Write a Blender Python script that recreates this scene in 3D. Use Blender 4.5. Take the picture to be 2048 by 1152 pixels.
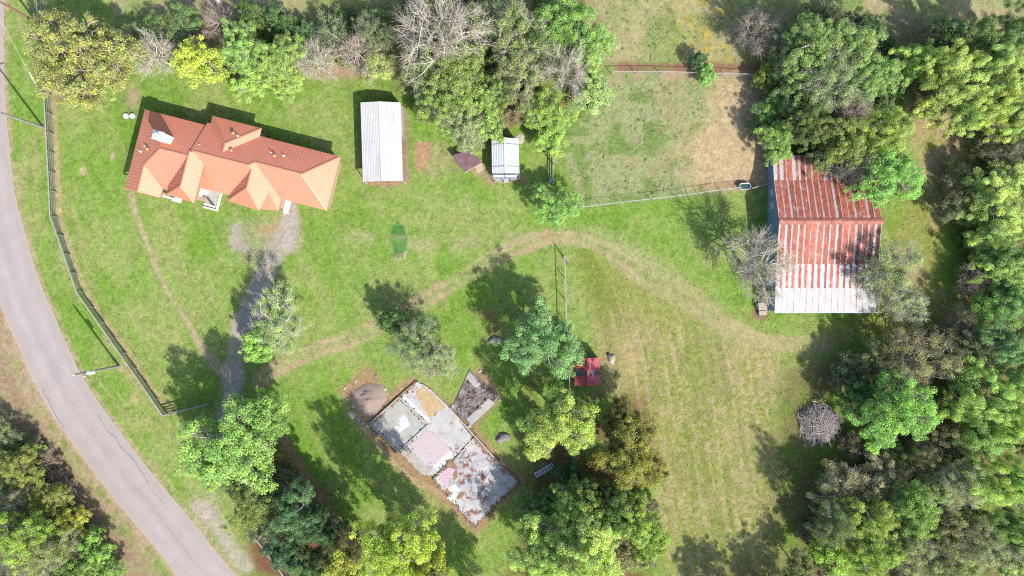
import bpy, math
import numpy as np
from mathutils import Vector

# ------------------------------------------------------------------ clear
for o in list(bpy.data.objects):
    bpy.data.objects.remove(o)
SC = bpy.context.scene
COL = SC.collection
RNG = np.random.default_rng(7)

# ------------------------------------------------------------------ camera, sky, sun, exposure
CAM_H = 85.0
cam_d = bpy.data.cameras.new("drone_camera")
cam = bpy.data.objects.new("drone_camera", cam_d)
COL.objects.link(cam)
cam.location = (0, 0, CAM_H)
cam_d.sensor_width = 36.0
cam_d.lens = 36.0 * CAM_H / 128.0
cam_d.clip_start = 0.5
cam_d.clip_end = 3000
SC.camera = cam

SUN_DIR = Vector((0.644, -0.8625, 1.0)).normalized()      # towards the sun
SUN_EL = math.asin(SUN_DIR.z)
world = bpy.data.worlds.new("World")
SC.world = world
world.use_nodes = True
wn = world.node_tree
wn.nodes.clear()
sky = wn.nodes.new("ShaderNodeTexSky")
sky.sky_type = 'NISHITA'
sky.sun_disc = False
sky.sun_elevation = SUN_EL
sky.sun_rotation = math.atan2(SUN_DIR.x, SUN_DIR.y)
sky.dust_density = 1.5
sky.ozone_density = 1.0
bg = wn.nodes.new("ShaderNodeBackground")
bg.inputs["Strength"].default_value = 0.15
wo = wn.nodes.new("ShaderNodeOutputWorld")
wn.links.new(sky.outputs[0], bg.inputs[0])
wn.links.new(bg.outputs[0], wo.inputs[0])

sun_d = bpy.data.lights.new("sun", 'SUN')
sun_d.energy = 4.3
sun_d.angle = math.radians(0.53)
sun_d.color = (1.0, 0.955, 0.88)
sun = bpy.data.objects.new("sun", sun_d)
COL.objects.link(sun)
sun.rotation_euler = SUN_DIR.to_track_quat('Z', 'Y').to_euler()
sun.location = SUN_DIR * 200

SC.view_settings.view_transform = 'Standard'
SC.view_settings.look = 'None'
SC.view_settings.exposure = 1.66
SC.view_settings.gamma = 1.0
SC.view_settings.use_curve_mapping = False
try:
    SC.cycles.use_denoising = False
    SC.cycles.filter_width = 1.15
    SC.cycles.max_bounces = 6
    SC.cycles.diffuse_bounces = 3
    SC.cycles.glossy_bounces = 2
    SC.cycles.transmission_bounces = 3
    SC.cycles.transparent_max_bounces = 4
except Exception:
    pass

# ------------------------------------------------------------------ helpers
KALB = 0.40
KS = 0.635                                                   # all surfaces but leaves
# KALB:                                               # sunlit picture value -> base colour


def lin(c):
    c = np.asarray(c, float) / 255.0
    return np.where(c <= 0.04045, c / 12.92, ((c + 0.055) / 1.055) ** 2.4)


def A(r, g, b, k=KALB):
    return lin((r, g, b)) * k


def A4(r, g, b, k=KALB):
    v = A(r, g, b, k)
    return (float(v[0]), float(v[1]), float(v[2]), 1.0)


def W(px, py, h=0.0):
    """Point of the place at height h that stands over photo pixel (px, py) (2048 wide)."""
    k = (CAM_H - h) / CAM_H / 16.0
    return np.array([(px - 1024.0) * k, (576.0 - py) * k, h])


def hash_grid(seed):
    return np.random.default_rng(1000 + seed).random((257, 257))


_GR = {}


def vnoise(x, y, s, seed):
    g = _GR.get(seed)
    if g is None:
        g = _GR[seed] = hash_grid(seed)
    x = x / s + 31.7
    y = y / s + 57.3
    xi = np.floor(x).astype(int)
    yi = np.floor(y).astype(int)
    fx = x - xi
    fy = y - yi
    fx = fx * fx * (3 - 2 * fx)
    fy = fy * fy * (3 - 2 * fy)
    x0 = xi % 256
    y0 = yi % 256
    x1 = (xi + 1) % 256
    y1 = (yi + 1) % 256
    return (g[x0, y0] * (1 - fx) + g[x1, y0] * fx) * (1 - fy) + (g[x0, y1] * (1 - fx) + g[x1, y1] * fx) * fy


def fbm(x, y, s, seed, octv=4, gain=0.55):
    t = 0.0
    a = 1.0
    n = 0.0
    for i in range(octv):
        t = t + a * vnoise(x, y, s / (2.03 ** i), seed + i)
        n += a
        a *= gain
    return t / n


def sst(a, b, x):
    t = np.clip((x - a) / (b - a), 0, 1)
    return t * t * (3 - 2 * t)


def dpoly(x, y, pts):
    """Distance to a polyline (pixels)."""
    d = np.full(np.shape(x), 1e9)
    for (x0, y0), (x1, y1) in zip(pts[:-1], pts[1:]):
        vx, vy = x1 - x0, y1 - y0
        L = vx * vx + vy * vy
        t = np.clip(((x - x0) * vx + (y - y0) * vy) / L, 0, 1)
        d = np.minimum(d, np.hypot(x - x0 - t * vx, y - y0 - t * vy))
    return d


def sdpoly(x, y, pts):
    """Signed distance to a closed polygon, negative inside."""
    pts = list(pts)
    d = dpoly(x, y, pts + [pts[0]])
    ins = np.zeros(np.shape(x), bool)
    n = len(pts)
    for i in range(n):
        x0, y0 = pts[i]
        x1, y1 = pts[(i + 1) % n]
        c = ((y0 > y) != (y1 > y)) & (x < (x1 - x0) * (y - y0) / (y1 - y0 + 1e-12) + x0)
        ins ^= c
    return np.where(ins, -d, d)


def smooth_line(pts, n=12):
    """Catmull-Rom through the points."""
    P = np.array(pts, float)
    P = np.vstack([2 * P[0] - P[1], P, 2 * P[-1] - P[-2]])
    out = []
    for i in range(1, len(P) - 2):
        for t in np.linspace(0, 1, n, endpoint=False):
            a, b, c, d = P[i - 1], P[i], P[i + 1], P[i + 2]
            out.append(0.5 * ((2 * b) + (c - a) * t + (2 * a - 5 * b + 4 * c - d) * t * t + (3 * b - a - 3 * c + d) * t ** 3))
    out.append(P[-2])
    return np.array(out)


def make_mesh(name, V, F, smooth=False):
    """V (n,3), F: (m,k) array or list of tuples."""
    me = bpy.data.meshes.new(name)
    V = np.asarray(V, np.float32)
    if isinstance(F, np.ndarray) and F.ndim == 2:
        m, k = F.shape
        me.vertices.add(len(V))
        me.vertices.foreach_set("co", V.ravel())
        me.loops.add(m * k)
        me.loops.foreach_set("vertex_index", F.astype(np.int32).ravel())
        me.polygons.add(m)
        me.polygons.foreach_set("loop_start", np.arange(0, m * k, k, dtype=np.int32))
        me.polygons.foreach_set("loop_total", np.full(m, k, np.int32))
        me.update(calc_edges=True)
        me.validate()
    else:
        me.from_pydata([tuple(map(float, v)) for v in V], [], [tuple(map(int, f)) for f in F])
        me.update()
    if smooth:
        me.polygons.foreach_set("use_smooth", np.ones(len(me.polygons), bool))
    return me


def link(name, me, mat=None, parent=None, loc=None):
    o = bpy.data.objects.new(name, me)
    if mat is not None and me is not None and len(me.materials) == 0:
        me.materials.append(mat)
    COL.objects.link(o)
    if parent is not None:
        o.parent = parent
    if loc is not None:
        o.location = loc
    return o


def thing(name, label, cat, loc=(0, 0, 0), group=None):
    o = bpy.data.objects.new(name, None)
    o.empty_display_size = 0.5
    COL.objects.link(o)
    o.location = loc
    o["label"] = label
    o["category"] = cat
    if group:
        o["group"] = group
    return o


def tag(o, label, cat, group=None):
    o["label"] = label
    o["category"] = cat
    if group:
        o["group"] = group
    return o


class MB:
    """Collects shapes in place coordinates; build() links ONE mesh object."""

    def __init__(s):
        s.v = []
        s.f = []

    def add(s, V, F):
        b = len(s.v)
        s.v += [tuple(map(float, p)) for p in V]
        s.f += [tuple(i + b for i in f) for f in F]
        return s

    def box(s, c, size, ax=None):
        """Box of full size about c; ax = 3 unit vectors."""
        c = np.array(c, float)
        ax = np.eye(3) if ax is None else np.array(ax, float)
        h = np.array(size, float) / 2
        V = [c + ax[0] * h[0] * i + ax[1] * h[1] * j + ax[2] * h[2] * k for i in (-1, 1) for j in (-1, 1) for k in (-1, 1)]
        F = [(0, 1, 3, 2), (4, 6, 7, 5), (0, 4, 5, 1), (2, 3, 7, 6), (0, 2, 6, 4), (1, 5, 7, 3)]
        return s.add(V, F)

    def bar(s, p0, p1, w, t, up=(0, 0, 1)):
        """Rectangular bar from p0 to p1, w wide, t thick along up."""
        p0 = np.array(p0, float)
        p1 = np.array(p1, float)
        d = p1 - p0
        L = np.linalg.norm(d)
        d = d / L
        up = np.array(up, float)
        if abs(d @ up) > 0.97:
            up = np.array([1.0, 0, 0])
        sx = np.cross(d, up)
        sx /= np.linalg.norm(sx)
        uz = np.cross(sx, d)
        return s.box((p0 + p1) / 2, (L, w, t), [d, sx, uz])

    def tube(s, p0, p1, r0, r1=None, n=8):
        r1 = r0 if r1 is None else r1
        p0 = np.array(p0, float)
        p1 = np.array(p1, float)
        d = p1 - p0
        d = d / np.linalg.norm(d)
        a = np.cross(d, (0, 0, 1.0) if abs(d[2]) < 0.95 else (1.0, 0, 0))
        a /= np.linalg.norm(a)
        b = np.cross(d, a)
        V = []
        for p, r in ((p0, r0), (p1, r1)):
            for i in range(n):
                t = 2 * math.pi * i / n
                V.append(p + (a * math.cos(t) + b * math.sin(t)) * r)
        F = [(i, (i + 1) % n, n + (i + 1) % n, n + i) for i in range(n)]
        F += [tuple(range(n - 1, -1, -1)), tuple(range(n, 2 * n))]
        return s.add(V, F)

    def prism(s, poly, z0, z1):
        """Polygon (xy list) extruded from z0 to z1."""
        P = [(p[0], p[1]) for p in poly]
        ar = sum(P[i][0] * P[(i + 1) % len(P)][1] - P[(i + 1) % len(P)][0] * P[i][1] for i in range(len(P)))
        if ar < 0:
            P = P[::-1]
        n = len(P)
        V = [(x, y, z0) for x, y in P] + [(x, y, z1) for x, y in P]
        F = [tuple(range(n - 1, -1, -1)), tuple(range(n, 2 * n))] + [(i, (i + 1) % n, n + (i + 1) % n, n + i) for i in range(n)]
        return s.add(V, F)

    def plate(s, pts3, t):
        """Polygon in space with thickness t downwards along its normal."""
        P = [np.array(p, float) for p in pts3]
        nrm = np.zeros(3)
        for i in range(len(P)):
            nrm += np.cross(P[i] - P[0], P[(i + 1) % len(P)] - P[0])
        nrm /= np.linalg.norm(nrm)
        if nrm[2] < 0:
            P = P[::-1]
            nrm = -nrm
        n = len(P)
        V = P + [p - nrm * t for p in P]
        F = [tuple(range(n)), tuple(range(2 * n - 1, n - 1, -1))] + [(i, n + i, n + (i + 1) % n, (i + 1) % n) for i in range(n)]
        return s.add(V, F)

    def build(s, name, mat, parent=None, smooth=False):
        V = np.array(s.v, float)
        if parent is not None:
            r = np.array(parent.location, float)
            q = parent.parent
            while q is not None:
                r = r + np.array(q.location, float)
                q = q.parent
            V = V - r
        me = make_mesh(name, V, s.f, smooth)
        return link(name, me, mat, parent)


# ------------------------------------------------------------------ materials
def new_mat(name):
    m = bpy.data.materials.new(name)
    m.use_nodes = True
    nt = m.node_tree
    nt.nodes.clear()
    out = nt.nodes.new("ShaderNodeOutputMaterial")
    return m, nt, out


def noisy(name, c1, c2, scale=2.0, rough=0.8, metal=0.0, spec=0.3, detail=6, stretch=(1, 1, 1), bump=0.0, bscale=20.0, c3=None, t3=(0.6, 0.7), coords='Object', s3=0.6):
    c1, c2 = [tuple(KS * q for q in c[:3]) + (1,) for c in (c1, c2)]
    if c3 is not None:
        c3 = tuple(KS * q for q in c3[:3]) + (1,)
    """Principled with two base colours mixed by noise, a third one in blotches, and fine bump."""
    m, nt, out = new_mat(name)
    N = nt.nodes.new
    L = nt.links.new
    tc = N("ShaderNodeTexCoord")
    mp = N("ShaderNodeMapping")
    mp.inputs["Scale"].default_value = stretch
    L(tc.outputs[coords], mp.inputs[0])
    nz = N("ShaderNodeTexNoise")
    nz.inputs["Scale"].default_value = scale
    nz.inputs["Detail"].default_value = detail
    nz.inputs["Roughness"].default_value = 0.62
    L(mp.outputs[0], nz.inputs["Vector"])
    rp = N("ShaderNodeValToRGB")
    rp.color_ramp.elements[0].position = 0.33
    rp.color_ramp.elements[1].position = 0.67
    rp.color_ramp.elements[0].color = c1
    rp.color_ramp.elements[1].color = c2
    L(nz.outputs["Fac"], rp.inputs[0])
    colr = rp.outputs[0]
    if c3 is not None:
        n2 = N("ShaderNodeTexNoise")
        n2.inputs["Scale"].default_value = scale * s3
        n2.inputs["Detail"].default_value = 8
        n2.inputs["Roughness"].default_value = 0.7
        ad = N("ShaderNodeVectorMath")
        ad.operation = 'ADD'
        ad.inputs[1].default_value = (13.1, 7.7, 3.3)
        L(mp.outputs[0], ad.inputs[0])
        L(ad.outputs[0], n2.inputs["Vector"])
        r2 = N("ShaderNodeValToRGB")
        r2.color_ramp.elements[0].position = t3[0]
        r2.color_ramp.elements[1].position = t3[1]
        L(n2.outputs["Fac"], r2.inputs[0])
        mx = N("ShaderNodeMixRGB")
        L(r2.outputs[0], mx.inputs[0])
        L(colr, mx.inputs[1])
        mx.inputs[2].default_value = c3
        colr = mx.outputs[0]
    bs = N("ShaderNodeBsdfPrincipled")
    L(colr, bs.inputs["Base Color"])
    bs.inputs["Roughness"].default_value = rough
    bs.inputs["Metallic"].default_value = metal
    bs.inputs["Specular IOR Level"].default_value = spec
    if bump > 0:
        n3 = N("ShaderNodeTexNoise")
        n3.inputs["Scale"].default_value = bscale
        n3.inputs["Detail"].default_value = 5
        L(tc.outputs[coords], n3.inputs["Vector"])
        bp = N("ShaderNodeBump")
        bp.inputs["Strength"].default_value = bump
        bp.inputs["Distance"].default_value = 0.05
        L(n3.outputs["Fac"], bp.inputs["Height"])
        L(bp.outputs[0], bs.inputs["Normal"])
    L(bs.outputs[0], out.inputs[0])
    return m


def ground_material(name, bump=0.5, grain=0.35, rough=0.9):
    """Base colour from the sheet's own Col attribute (soil and grass kinds), fine grain from noise."""
    m, nt, out = new_mat(name)
    N = nt.nodes.new
    L = nt.links.new
    at = N("ShaderNodeAttribute")
    at.attribute_name = "Col"
    geo = N("ShaderNodeNewGeometry")
    n1 = N("ShaderNodeTexNoise")
    n1.inputs["Scale"].default_value = 3.2
    n1.inputs["Detail"].default_value = 7
    n1.inputs["Roughness"].default_value = 0.75
    L(geo.outputs["Position"], n1.inputs["Vector"])
    mr = N("ShaderNodeMapRange")
    mr.inputs[1].default_value = 0.3
    mr.inputs[2].default_value = 0.7
    mr.inputs[3].default_value = 1.0 - grain
    mr.inputs[4].default_value = 1.0 + grain
    L(n1.outputs["Fac"], mr.inputs[0])
    mul = N("ShaderNodeVectorMath")
    mul.operation = 'SCALE'
    L(at.outputs["Color"], mul.inputs[0])
    L(mr.outputs[0], mul.inputs["Scale"])
    bs = N("ShaderNodeBsdfPrincipled")
    L(mul.outputs[0], bs.inputs["Base Color"])
    bs.inputs["Roughness"].default_value = rough
    bs.inputs["Specular IOR Level"].default_value = 0.12
    n2 = N("ShaderNodeTexNoise")
    n2.inputs["Scale"].default_value = 5.0
    n2.inputs["Detail"].default_value = 6
    n2.inputs["Roughness"].default_value = 0.7
    L(geo.outputs["Position"], n2.inputs["Vector"])
    bp = N("ShaderNodeBump")
    bp.inputs["Strength"].default_value = bump
    bp.inputs["Distance"].default_value = 0.12
    L(n2.outputs["Fac"], bp.inputs["Height"])
    L(bp.outputs[0], bs.inputs["Normal"])
    L(bs.outputs[0], out.inputs[0])
    return m


def leaf_material():
    """Leaf colour = the tree's own object colour times the leaf's Tint; alpha of Tint blends to dry grey twig."""
    m, nt, out = new_mat("leaf")
    N = nt.nodes.new
    L = nt.links.new
    oi = N("ShaderNodeObjectInfo")
    at = N("ShaderNodeAttribute")
    at.attribute_name = "Tint"
    mul = N("ShaderNodeMixRGB")
    mul.blend_type = 'MULTIPLY'
    mul.inputs[0].default_value = 1.0
    L(oi.outputs["Color"], mul.inputs[1])
    L(at.outputs["Color"], mul.inputs[2])
    mg = N("ShaderNodeMixRGB")
    L(at.outputs["Alpha"], mg.inputs[0])
    L(mul.outputs[0], mg.inputs[1])
    mg.inputs[2].default_value = (0.28, 0.255, 0.20, 1)
    bs = N("ShaderNodeBsdfPrincipled")
    L(mg.outputs[0], bs.inputs["Base Color"])
    bs.inputs["Roughness"].default_value = 0.6
    bs.inputs["Specular IOR Level"].default_value = 0.25
    tr = N("ShaderNodeBsdfTranslucent")
    br = N("ShaderNodeMixRGB")
    br.blend_type = 'MULTIPLY'
    br.inputs[0].default_value = 1.0
    L(mg.outputs[0], br.inputs[1])
    br.inputs[2].default_value = (1.15, 1.25, 0.6, 1)
    L(br.outputs[0], tr.inputs["Color"])
    mx = N("ShaderNodeMixShader")
    mx.inputs[0].default_value = 0.38
    L(bs.outputs[0], mx.inputs[1])
    L(tr.outputs[0], mx.inputs[2])
    L(mx.outputs[0], out.inputs[0])
    return m


def bark_material():
    m, nt, out = new_mat("bark")
    N = nt.nodes.new
    L = nt.links.new
    oi = N("ShaderNodeObjectInfo")
    tc = N("ShaderNodeTexCoord")
    nz = N("ShaderNodeTexNoise")
    nz.inputs["Scale"].default_value = 3.0
    nz.inputs["Detail"].default_value = 5
    L(tc.outputs["Object"], nz.inputs["Vector"])
    mr = N("ShaderNodeMapRange")
    mr.inputs[3].default_value = 0.55
    mr.inputs[4].default_value = 1.45
    L(nz.outputs["Fac"], mr.inputs[0])
    sc = N("ShaderNodeVectorMath")
    sc.operation = 'SCALE'
    L(oi.outputs["Color"], sc.inputs[0])
    L(mr.outputs[0], sc.inputs["Scale"])
    bs = N("ShaderNodeBsdfPrincipled")
    L(sc.outputs[0], bs.inputs["Base Color"])
    bs.inputs["Roughness"].default_value = 0.9
    bs.inputs["Specular IOR Level"].default_value = 0.1
    L(bs.outputs[0], out.inputs[0])
    return m


def rust_material(name, rust_lo, rust_hi, edge=0.18, pale=(0.42, 0.40, 0.40, 1), vary=0.0):
    """Corrugated sheet: rust between two limits of the sheet's own width (UV), ragged by noise, pale galvanised elsewhere."""
    pale = tuple(KS * q for q in pale[:3]) + (1,)
    m, nt, out = new_mat(name)
    N = nt.nodes.new
    L = nt.links.new
    uv = N("ShaderNodeUVMap")
    sep = N("ShaderNodeSeparateXYZ")
    L(uv.outputs[0], sep.inputs[0])
    geo = N("ShaderNodeNewGeometry")
    mp = N("ShaderNodeMapping")
    mp.inputs["Scale"].default_value = (2.2, 1.1, 1.0)
    L(geo.outputs["Position"], mp.inputs[0])
    nz = N("ShaderNodeTexNoise")
    nz.inputs["Scale"].default_value = 1.5
    nz.inputs["Detail"].default_value = 8
    nz.inputs["Roughness"].default_value = 0.72
    L(mp.outputs[0], nz.inputs["Vector"])
    oi = N("ShaderNodeObjectInfo")

    def math_(op, a, b=None):
        n = N("ShaderNodeMath")
        n.operation = op
        for i, q in enumerate((a, b)):
            if q is None:
                continue
            if isinstance(q, (int, float)):
                n.inputs[i].default_value = q
            else:
                L(q, n.inputs[i])
        return n.outputs[0]

    wob = math_('MULTIPLY', math_('SUBTRACT', nz.outputs["Fac"], 0.5), edge * 4)
    u = math_('ADD', math_('ADD', sep.outputs[0], wob), math_('MULTIPLY', math_('SUBTRACT', oi.outputs["Random"], 0.5), vary))
    lo = N("ShaderNodeMapRange")
    lo.inputs[1].default_value = rust_lo - 0.05
    lo.inputs[2].default_value = rust_lo + 0.05
    L(u, lo.inputs[0])
    hi = N("ShaderNodeMapRange")
    hi.inputs[1].default_value = rust_hi - 0.05
    hi.inputs[2].default_value = rust_hi + 0.05
    hi.inputs[3].default_value = 1.0
    hi.inputs[4].default_value = 0.0
    L(u, hi.inputs[0])
    mask = math_('MULTIPLY', lo.outputs[0], hi.outputs[0])
    # bare pale patches worn into the rust
    n2 = N("ShaderNodeTexNoise")
    n2.inputs["Scale"].default_value = 0.9
    n2.inputs["Detail"].default_value = 9
    n2.inputs["Roughness"].default_value = 0.75
    L(geo.outputs["Position"], n2.inputs["Vector"])
    worn = N("ShaderNodeMapRange")
    worn.inputs[1].default_value = 0.56
    worn.inputs[2].default_value = 0.66
    worn.inputs[3].default_value = 1.0
    worn.inputs[4].default_value = 0.35
    L(n2.outputs["Fac"], worn.inputs[0])
    mask = math_('MULTIPLY', mask, worn.outputs[0])
    rp = N("ShaderNodeValToRGB")
    rp.color_ramp.elements[0].position = 0.36
    rp.color_ramp.elements[0].color = (0.082, 0.025, 0.018, 1)
    rp.color_ramp.elements[1].position = 0.66
    rp.color_ramp.elements[1].color = (0.29, 0.085, 0.042, 1)
    e = rp.color_ramp.elements.new(0.52)
    e.color = (0.185, 0.049, 0.028, 1)
    n3 = N("ShaderNodeTexNoise")
    n3.inputs["Scale"].default_value = 2.6
    n3.inputs["Detail"].default_value = 8
    n3.inputs["Roughness"].default_value = 0.7
    mp2 = N("ShaderNodeMapping")
    mp2.inputs["Scale"].default_value = (3.2, 0.45, 1.0)
    L(geo.outputs["Position"], mp2.inputs[0])
    L(mp2.outputs[0], n3.inputs["Vector"])
    L(n3.outputs["Fac"], rp.inputs[0])
    rp2 = N("ShaderNodeValToRGB")
    rp2.color_ramp.elements[0].position = 0.3
    rp2.color_ramp.elements[0].color = (pale[0] * 0.72, pale[1] * 0.72, pale[2] * 0.74, 1)
    rp2.color_ramp.elements[1].position = 0.62
    rp2.color_ramp.elements[1].color = pale
    L(n3.outputs["Fac"], rp2.inputs[0])
    shade = N("ShaderNodeMapRange")
    shade.inputs[3].default_value = 0.66
    shade.inputs[4].default_value = 1.3
    L(oi.outputs["Random"], shade.inputs[0])
    shs = N("ShaderNodeVectorMath")
    shs.operation = 'SCALE'
    L(rp.outputs[0], shs.inputs[0])
    L(shade.outputs[0], shs.inputs["Scale"])
    mx = N("ShaderNodeMixRGB")
    L(mask, mx.inputs[0])
    L(rp2.outputs[0], mx.inputs[1])
    L(shs.outputs[0], mx.inputs[2])
    bs = N("ShaderNodeBsdfPrincipled")
    L(mx.outputs[0], bs.inputs["Base Color"])
    bs.inputs["Roughness"].default_value = 0.62
    bs.inputs["Specular IOR Level"].default_value = 0.3
    L(bs.outputs[0], out.inputs[0])
    return m


M = {}
M['ground'] = ground_material("grass_and_soil", 0.5, 0.24)
M['road'] = ground_material("chip_seal_road", 0.10, 0.07, 0.85)
M['dirt'] = ground_material("worn_dirt", 0.35, 0.18)
M['leaf'] = leaf_material()
M['bark'] = bark_material()
M['tar'] = noisy("tar", A4(118, 110, 110), A4(150, 142, 140), 6, 0.6)
M['copper'] = noisy("copper_metal_roof", (0.52, 0.184, 0.104, 1), (0.58, 0.205, 0.118, 1), 0.5, 0.48, 0.25, 0.5)
M['copper_cap'] = noisy("copper_roof_cap", (0.45, 0.20, 0.12, 1), (0.52, 0.24, 0.14, 1), 1.5, 0.5, 0.45, 0.5)
M['cream'] = noisy("cream_trim", (0.50, 0.45, 0.38, 1), (0.56, 0.52, 0.45, 1), 3, 0.7)
M['brick'] = noisy("tan_brick", (0.30, 0.21, 0.15, 1), (0.38, 0.28, 0.20, 1), 6, 0.85, c3=(0.22, 0.15, 0.11, 1))
M['glass'] = noisy("window_glass", (0.02, 0.03, 0.04, 1), (0.03, 0.04, 0.05, 1), 1, 0.08, 0.0, 0.6)
M['concrete'] = noisy("pale_concrete", A4(205, 198, 190), A4(232, 226, 220), 1.6, 0.85, c3=A4(175, 165, 155))
M['steel'] = noisy("galvanised_steel", (0.32, 0.35, 0.39, 1), (0.42, 0.45, 0.49, 1), 3, 0.4, 0.3, 0.5)
M['chrome'] = noisy("steel_cap", (0.36, 0.40, 0.47, 1), (0.46, 0.5, 0.56, 1), 4, 0.35, 0.2, 0.5)
M['white_metal'] = noisy("white_metal_sheet", (0.385, 0.36, 0.355, 1), (0.435, 0.41, 0.405, 1), 0.7, 0.5, 0.0, 0.35, stretch=(3, 0.4, 1), c3=(0.345, 0.32, 0.315, 1), t3=(0.52, 0.66))
M['blue_white_metal'] = noisy("bluish_white_metal_sheet", (0.37, 0.385, 0.42, 1), (0.43, 0.445, 0.47, 1), 0.7, 0.45, 0.0, 0.4, stretch=(3, 0.4, 1))
M['white'] = noisy("white_paint", (0.6, 0.6, 0.6, 1), (0.7, 0.7, 0.69, 1), 3, 0.6)
M['dark_metal'] = noisy("dark_metal", (0.05, 0.05, 0.055, 1), (0.08, 0.08, 0.085, 1), 3, 0.5)
M['plum'] = noisy("dark_plum_sheet", (0.085, 0.045, 0.052, 1), (0.15, 0.085, 0.092, 1), 1.2, 0.55, stretch=(1, 1, 1))
M['red_metal'] = noisy("red_metal_sheet", (0.24, 0.038, 0.04, 1), (0.31, 0.062, 0.06, 1), 1.6, 0.5, c3=(0.42, 0.17, 0.15, 1), t3=(0.6, 0.72))
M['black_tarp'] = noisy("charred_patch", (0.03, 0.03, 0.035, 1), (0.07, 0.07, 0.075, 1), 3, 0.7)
M['blue_wall'] = noisy("blue_grey_wall_sheet", (0.16, 0.24, 0.32, 1), (0.21, 0.30, 0.38, 1), 1.5, 0.5)
M['old_wood'] = noisy("weathered_wood", A4(120, 112, 105, .5), A4(165, 155, 145, .5), 3, 0.9, stretch=(1, 1, 6))
M['fence_wood'] = noisy("grey_fence_wood", (0.12, 0.11, 0.10, 1), (0.20, 0.188, 0.172, 1), 4, 0.9)
M['fence_top'] = noisy("sunbleached_fence_wood", (0.20, 0.185, 0.165, 1), (0.28, 0.265, 0.24, 1), 4, 0.9)
M['pole_wood'] = noisy("pole_wood", (0.13, 0.12, 0.115, 1), (0.24, 0.225, 0.21, 1), 4, 0.9)
M['pole_red'] = noisy("reddish_pole_wood", (0.16, 0.075, 0.06, 1), (0.24, 0.12, 0.10, 1), 4, 0.9)
M['pale_wood'] = noisy("pale_wood", A4(220, 195, 165), A4(240, 218, 190), 3, 0.85)
M['stone'] = noisy("grey_stone", A4(150, 142, 138), A4(190, 180, 172), 3, 0.9, bump=0.6, bscale=6)
M['pale_stone'] = noisy("pale_stone", A4(200, 185, 165), A4(232, 220, 200), 3, 0.9, bump=0.6, bscale=6)
M['gravel'] = noisy("grey_brown_gravel", A4(178, 155, 140), A4(205, 182, 165), 9, 0.95, bump=0.8, bscale=14, c3=A4(150, 135, 128), t3=(0.55, 0.7))
M['dark_gravel'] = noisy("dark_gravel", A4(152, 138, 130), A4(182, 164, 152), 9, 0.95, bump=0.8, bscale=14)
M['pink_tile'] = noisy("pink_tile", A4(228, 205, 212), A4(240, 222, 226), 4, 0.7, c3=A4(205, 180, 185))
M['pink'] = noisy("pink_floor", A4(238, 196, 216), A4(245, 212, 226), 4, 0.7)
M['white_floor'] = noisy("white_floor", A4(240, 238, 238), A4(252, 250, 250), 3, 0.7, c3=A4(205, 205, 210))
M['plywood'] = noisy("tan_subfloor", A4(216, 182, 130), A4(236, 206, 160), 2.2, 0.85, c3=A4(225, 215, 200), t3=(0.56, 0.62))
M['slab'] = noisy("worn_shaded_concrete_slab", A4(198, 200, 206), A4(246, 238, 232), 0.8, 0.85, c3=A4(176, 134, 112), t3=(0.56, 0.62), s3=1.3, detail=10)  # blue-grey tone paints in patchy shade; brown blotches are dirt and wear
M['slab_brown'] = noisy("littered_shaded_concrete", A4(248, 240, 234), A4(190, 194, 204), 0.7, 0.85, c3=A4(158, 106, 86), t3=(0.53, 0.60), s3=1.5, detail=10)  # blue-grey mottling is shade put into the colour; brown is leaf litter
M['slab_grey'] = noisy("grey_floor", A4(196, 191, 182), A4(224, 220, 212), 0.8, 0.85, c3=A4(206, 172, 140), t3=(0.62, 0.72))
M['slab_dark'] = noisy("burnt_slab", A4(120, 98, 90), A4(185, 182, 182), 0.8, 0.9, c3=A4(92, 70, 62), t3=(0.5, 0.56), s3=1.2)
M['brown_dirt'] = noisy("brown_dirt", A4(170, 130, 105), A4(198, 160, 132), 2, 0.95, bump=0.5, bscale=8)
M['stick'] = noisy("dry_stick", (0.26, 0.225, 0.21, 1), (0.48, 0.43, 0.39, 1), 2, 0.9)
M['stick_pale'] = noisy("pale_stick", (0.34, 0.29, 0.22, 1), (0.42, 0.37, 0.29, 1), 2, 0.9)
M['water'] = noisy("tank_water", (0.02, 0.05, 0.04, 1), (0.03, 0.065, 0.05, 1), 2, 0.06, 0.0, 0.5)
M['yellow'] = noisy("yellow_cloth", A4(240, 190, 60), A4(245, 205, 95), 5, 0.8)
M['sleeve'] = noisy("pale_yellow_plastic", (0.62, 0.58, 0.36, 1), (0.68, 0.64, 0.42, 1), 3, 0.5)
M['wire'] = noisy("wire", (0.30, 0.30, 0.29, 1), (0.36, 0.36, 0.35, 1), 3, 0.5)
M['rust_full'] = rust_material("rust_sheet", 0.20, 1.06, 0.15, (0.40, 0.355, 0.345, 1), 0.34)
M['rust_half'] = rust_material("half_rusted_sheet", 0.56, 0.98, 0.17, (0.395, 0.385, 0.39, 1), 0.22)
M['galv'] = rust_material("galvanised_sheet", 0.93, 1.05, 0.12, (0.40, 0.382, 0.365, 1), 0.1)
M['rust_cap'] = noisy("rusty_ridge", (0.18, 0.05, 0.035, 1), (0.30, 0.11, 0.075, 1), 1.6, 0.7, c3=(0.38, 0.3, 0.28, 1), t3=(0.6, 0.68))
M['yellow_leaf'] = noisy("fallen_yellow_leaf", A4(225, 200, 110), A4(235, 190, 80), 3, 0.8)
M['dead_leaf'] = noisy("dead_leaf", A4(150, 92, 70), A4(178, 122, 96), 3, 0.9)
M['hay'] = noisy("cut_hay", A4(205, 178, 140), A4(232, 210, 170), 2, 0.9)
M['tuft'] = noisy("dark_tuft", A4(60, 95, 40), A4(95, 135, 60), 2, 0.9)

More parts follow.
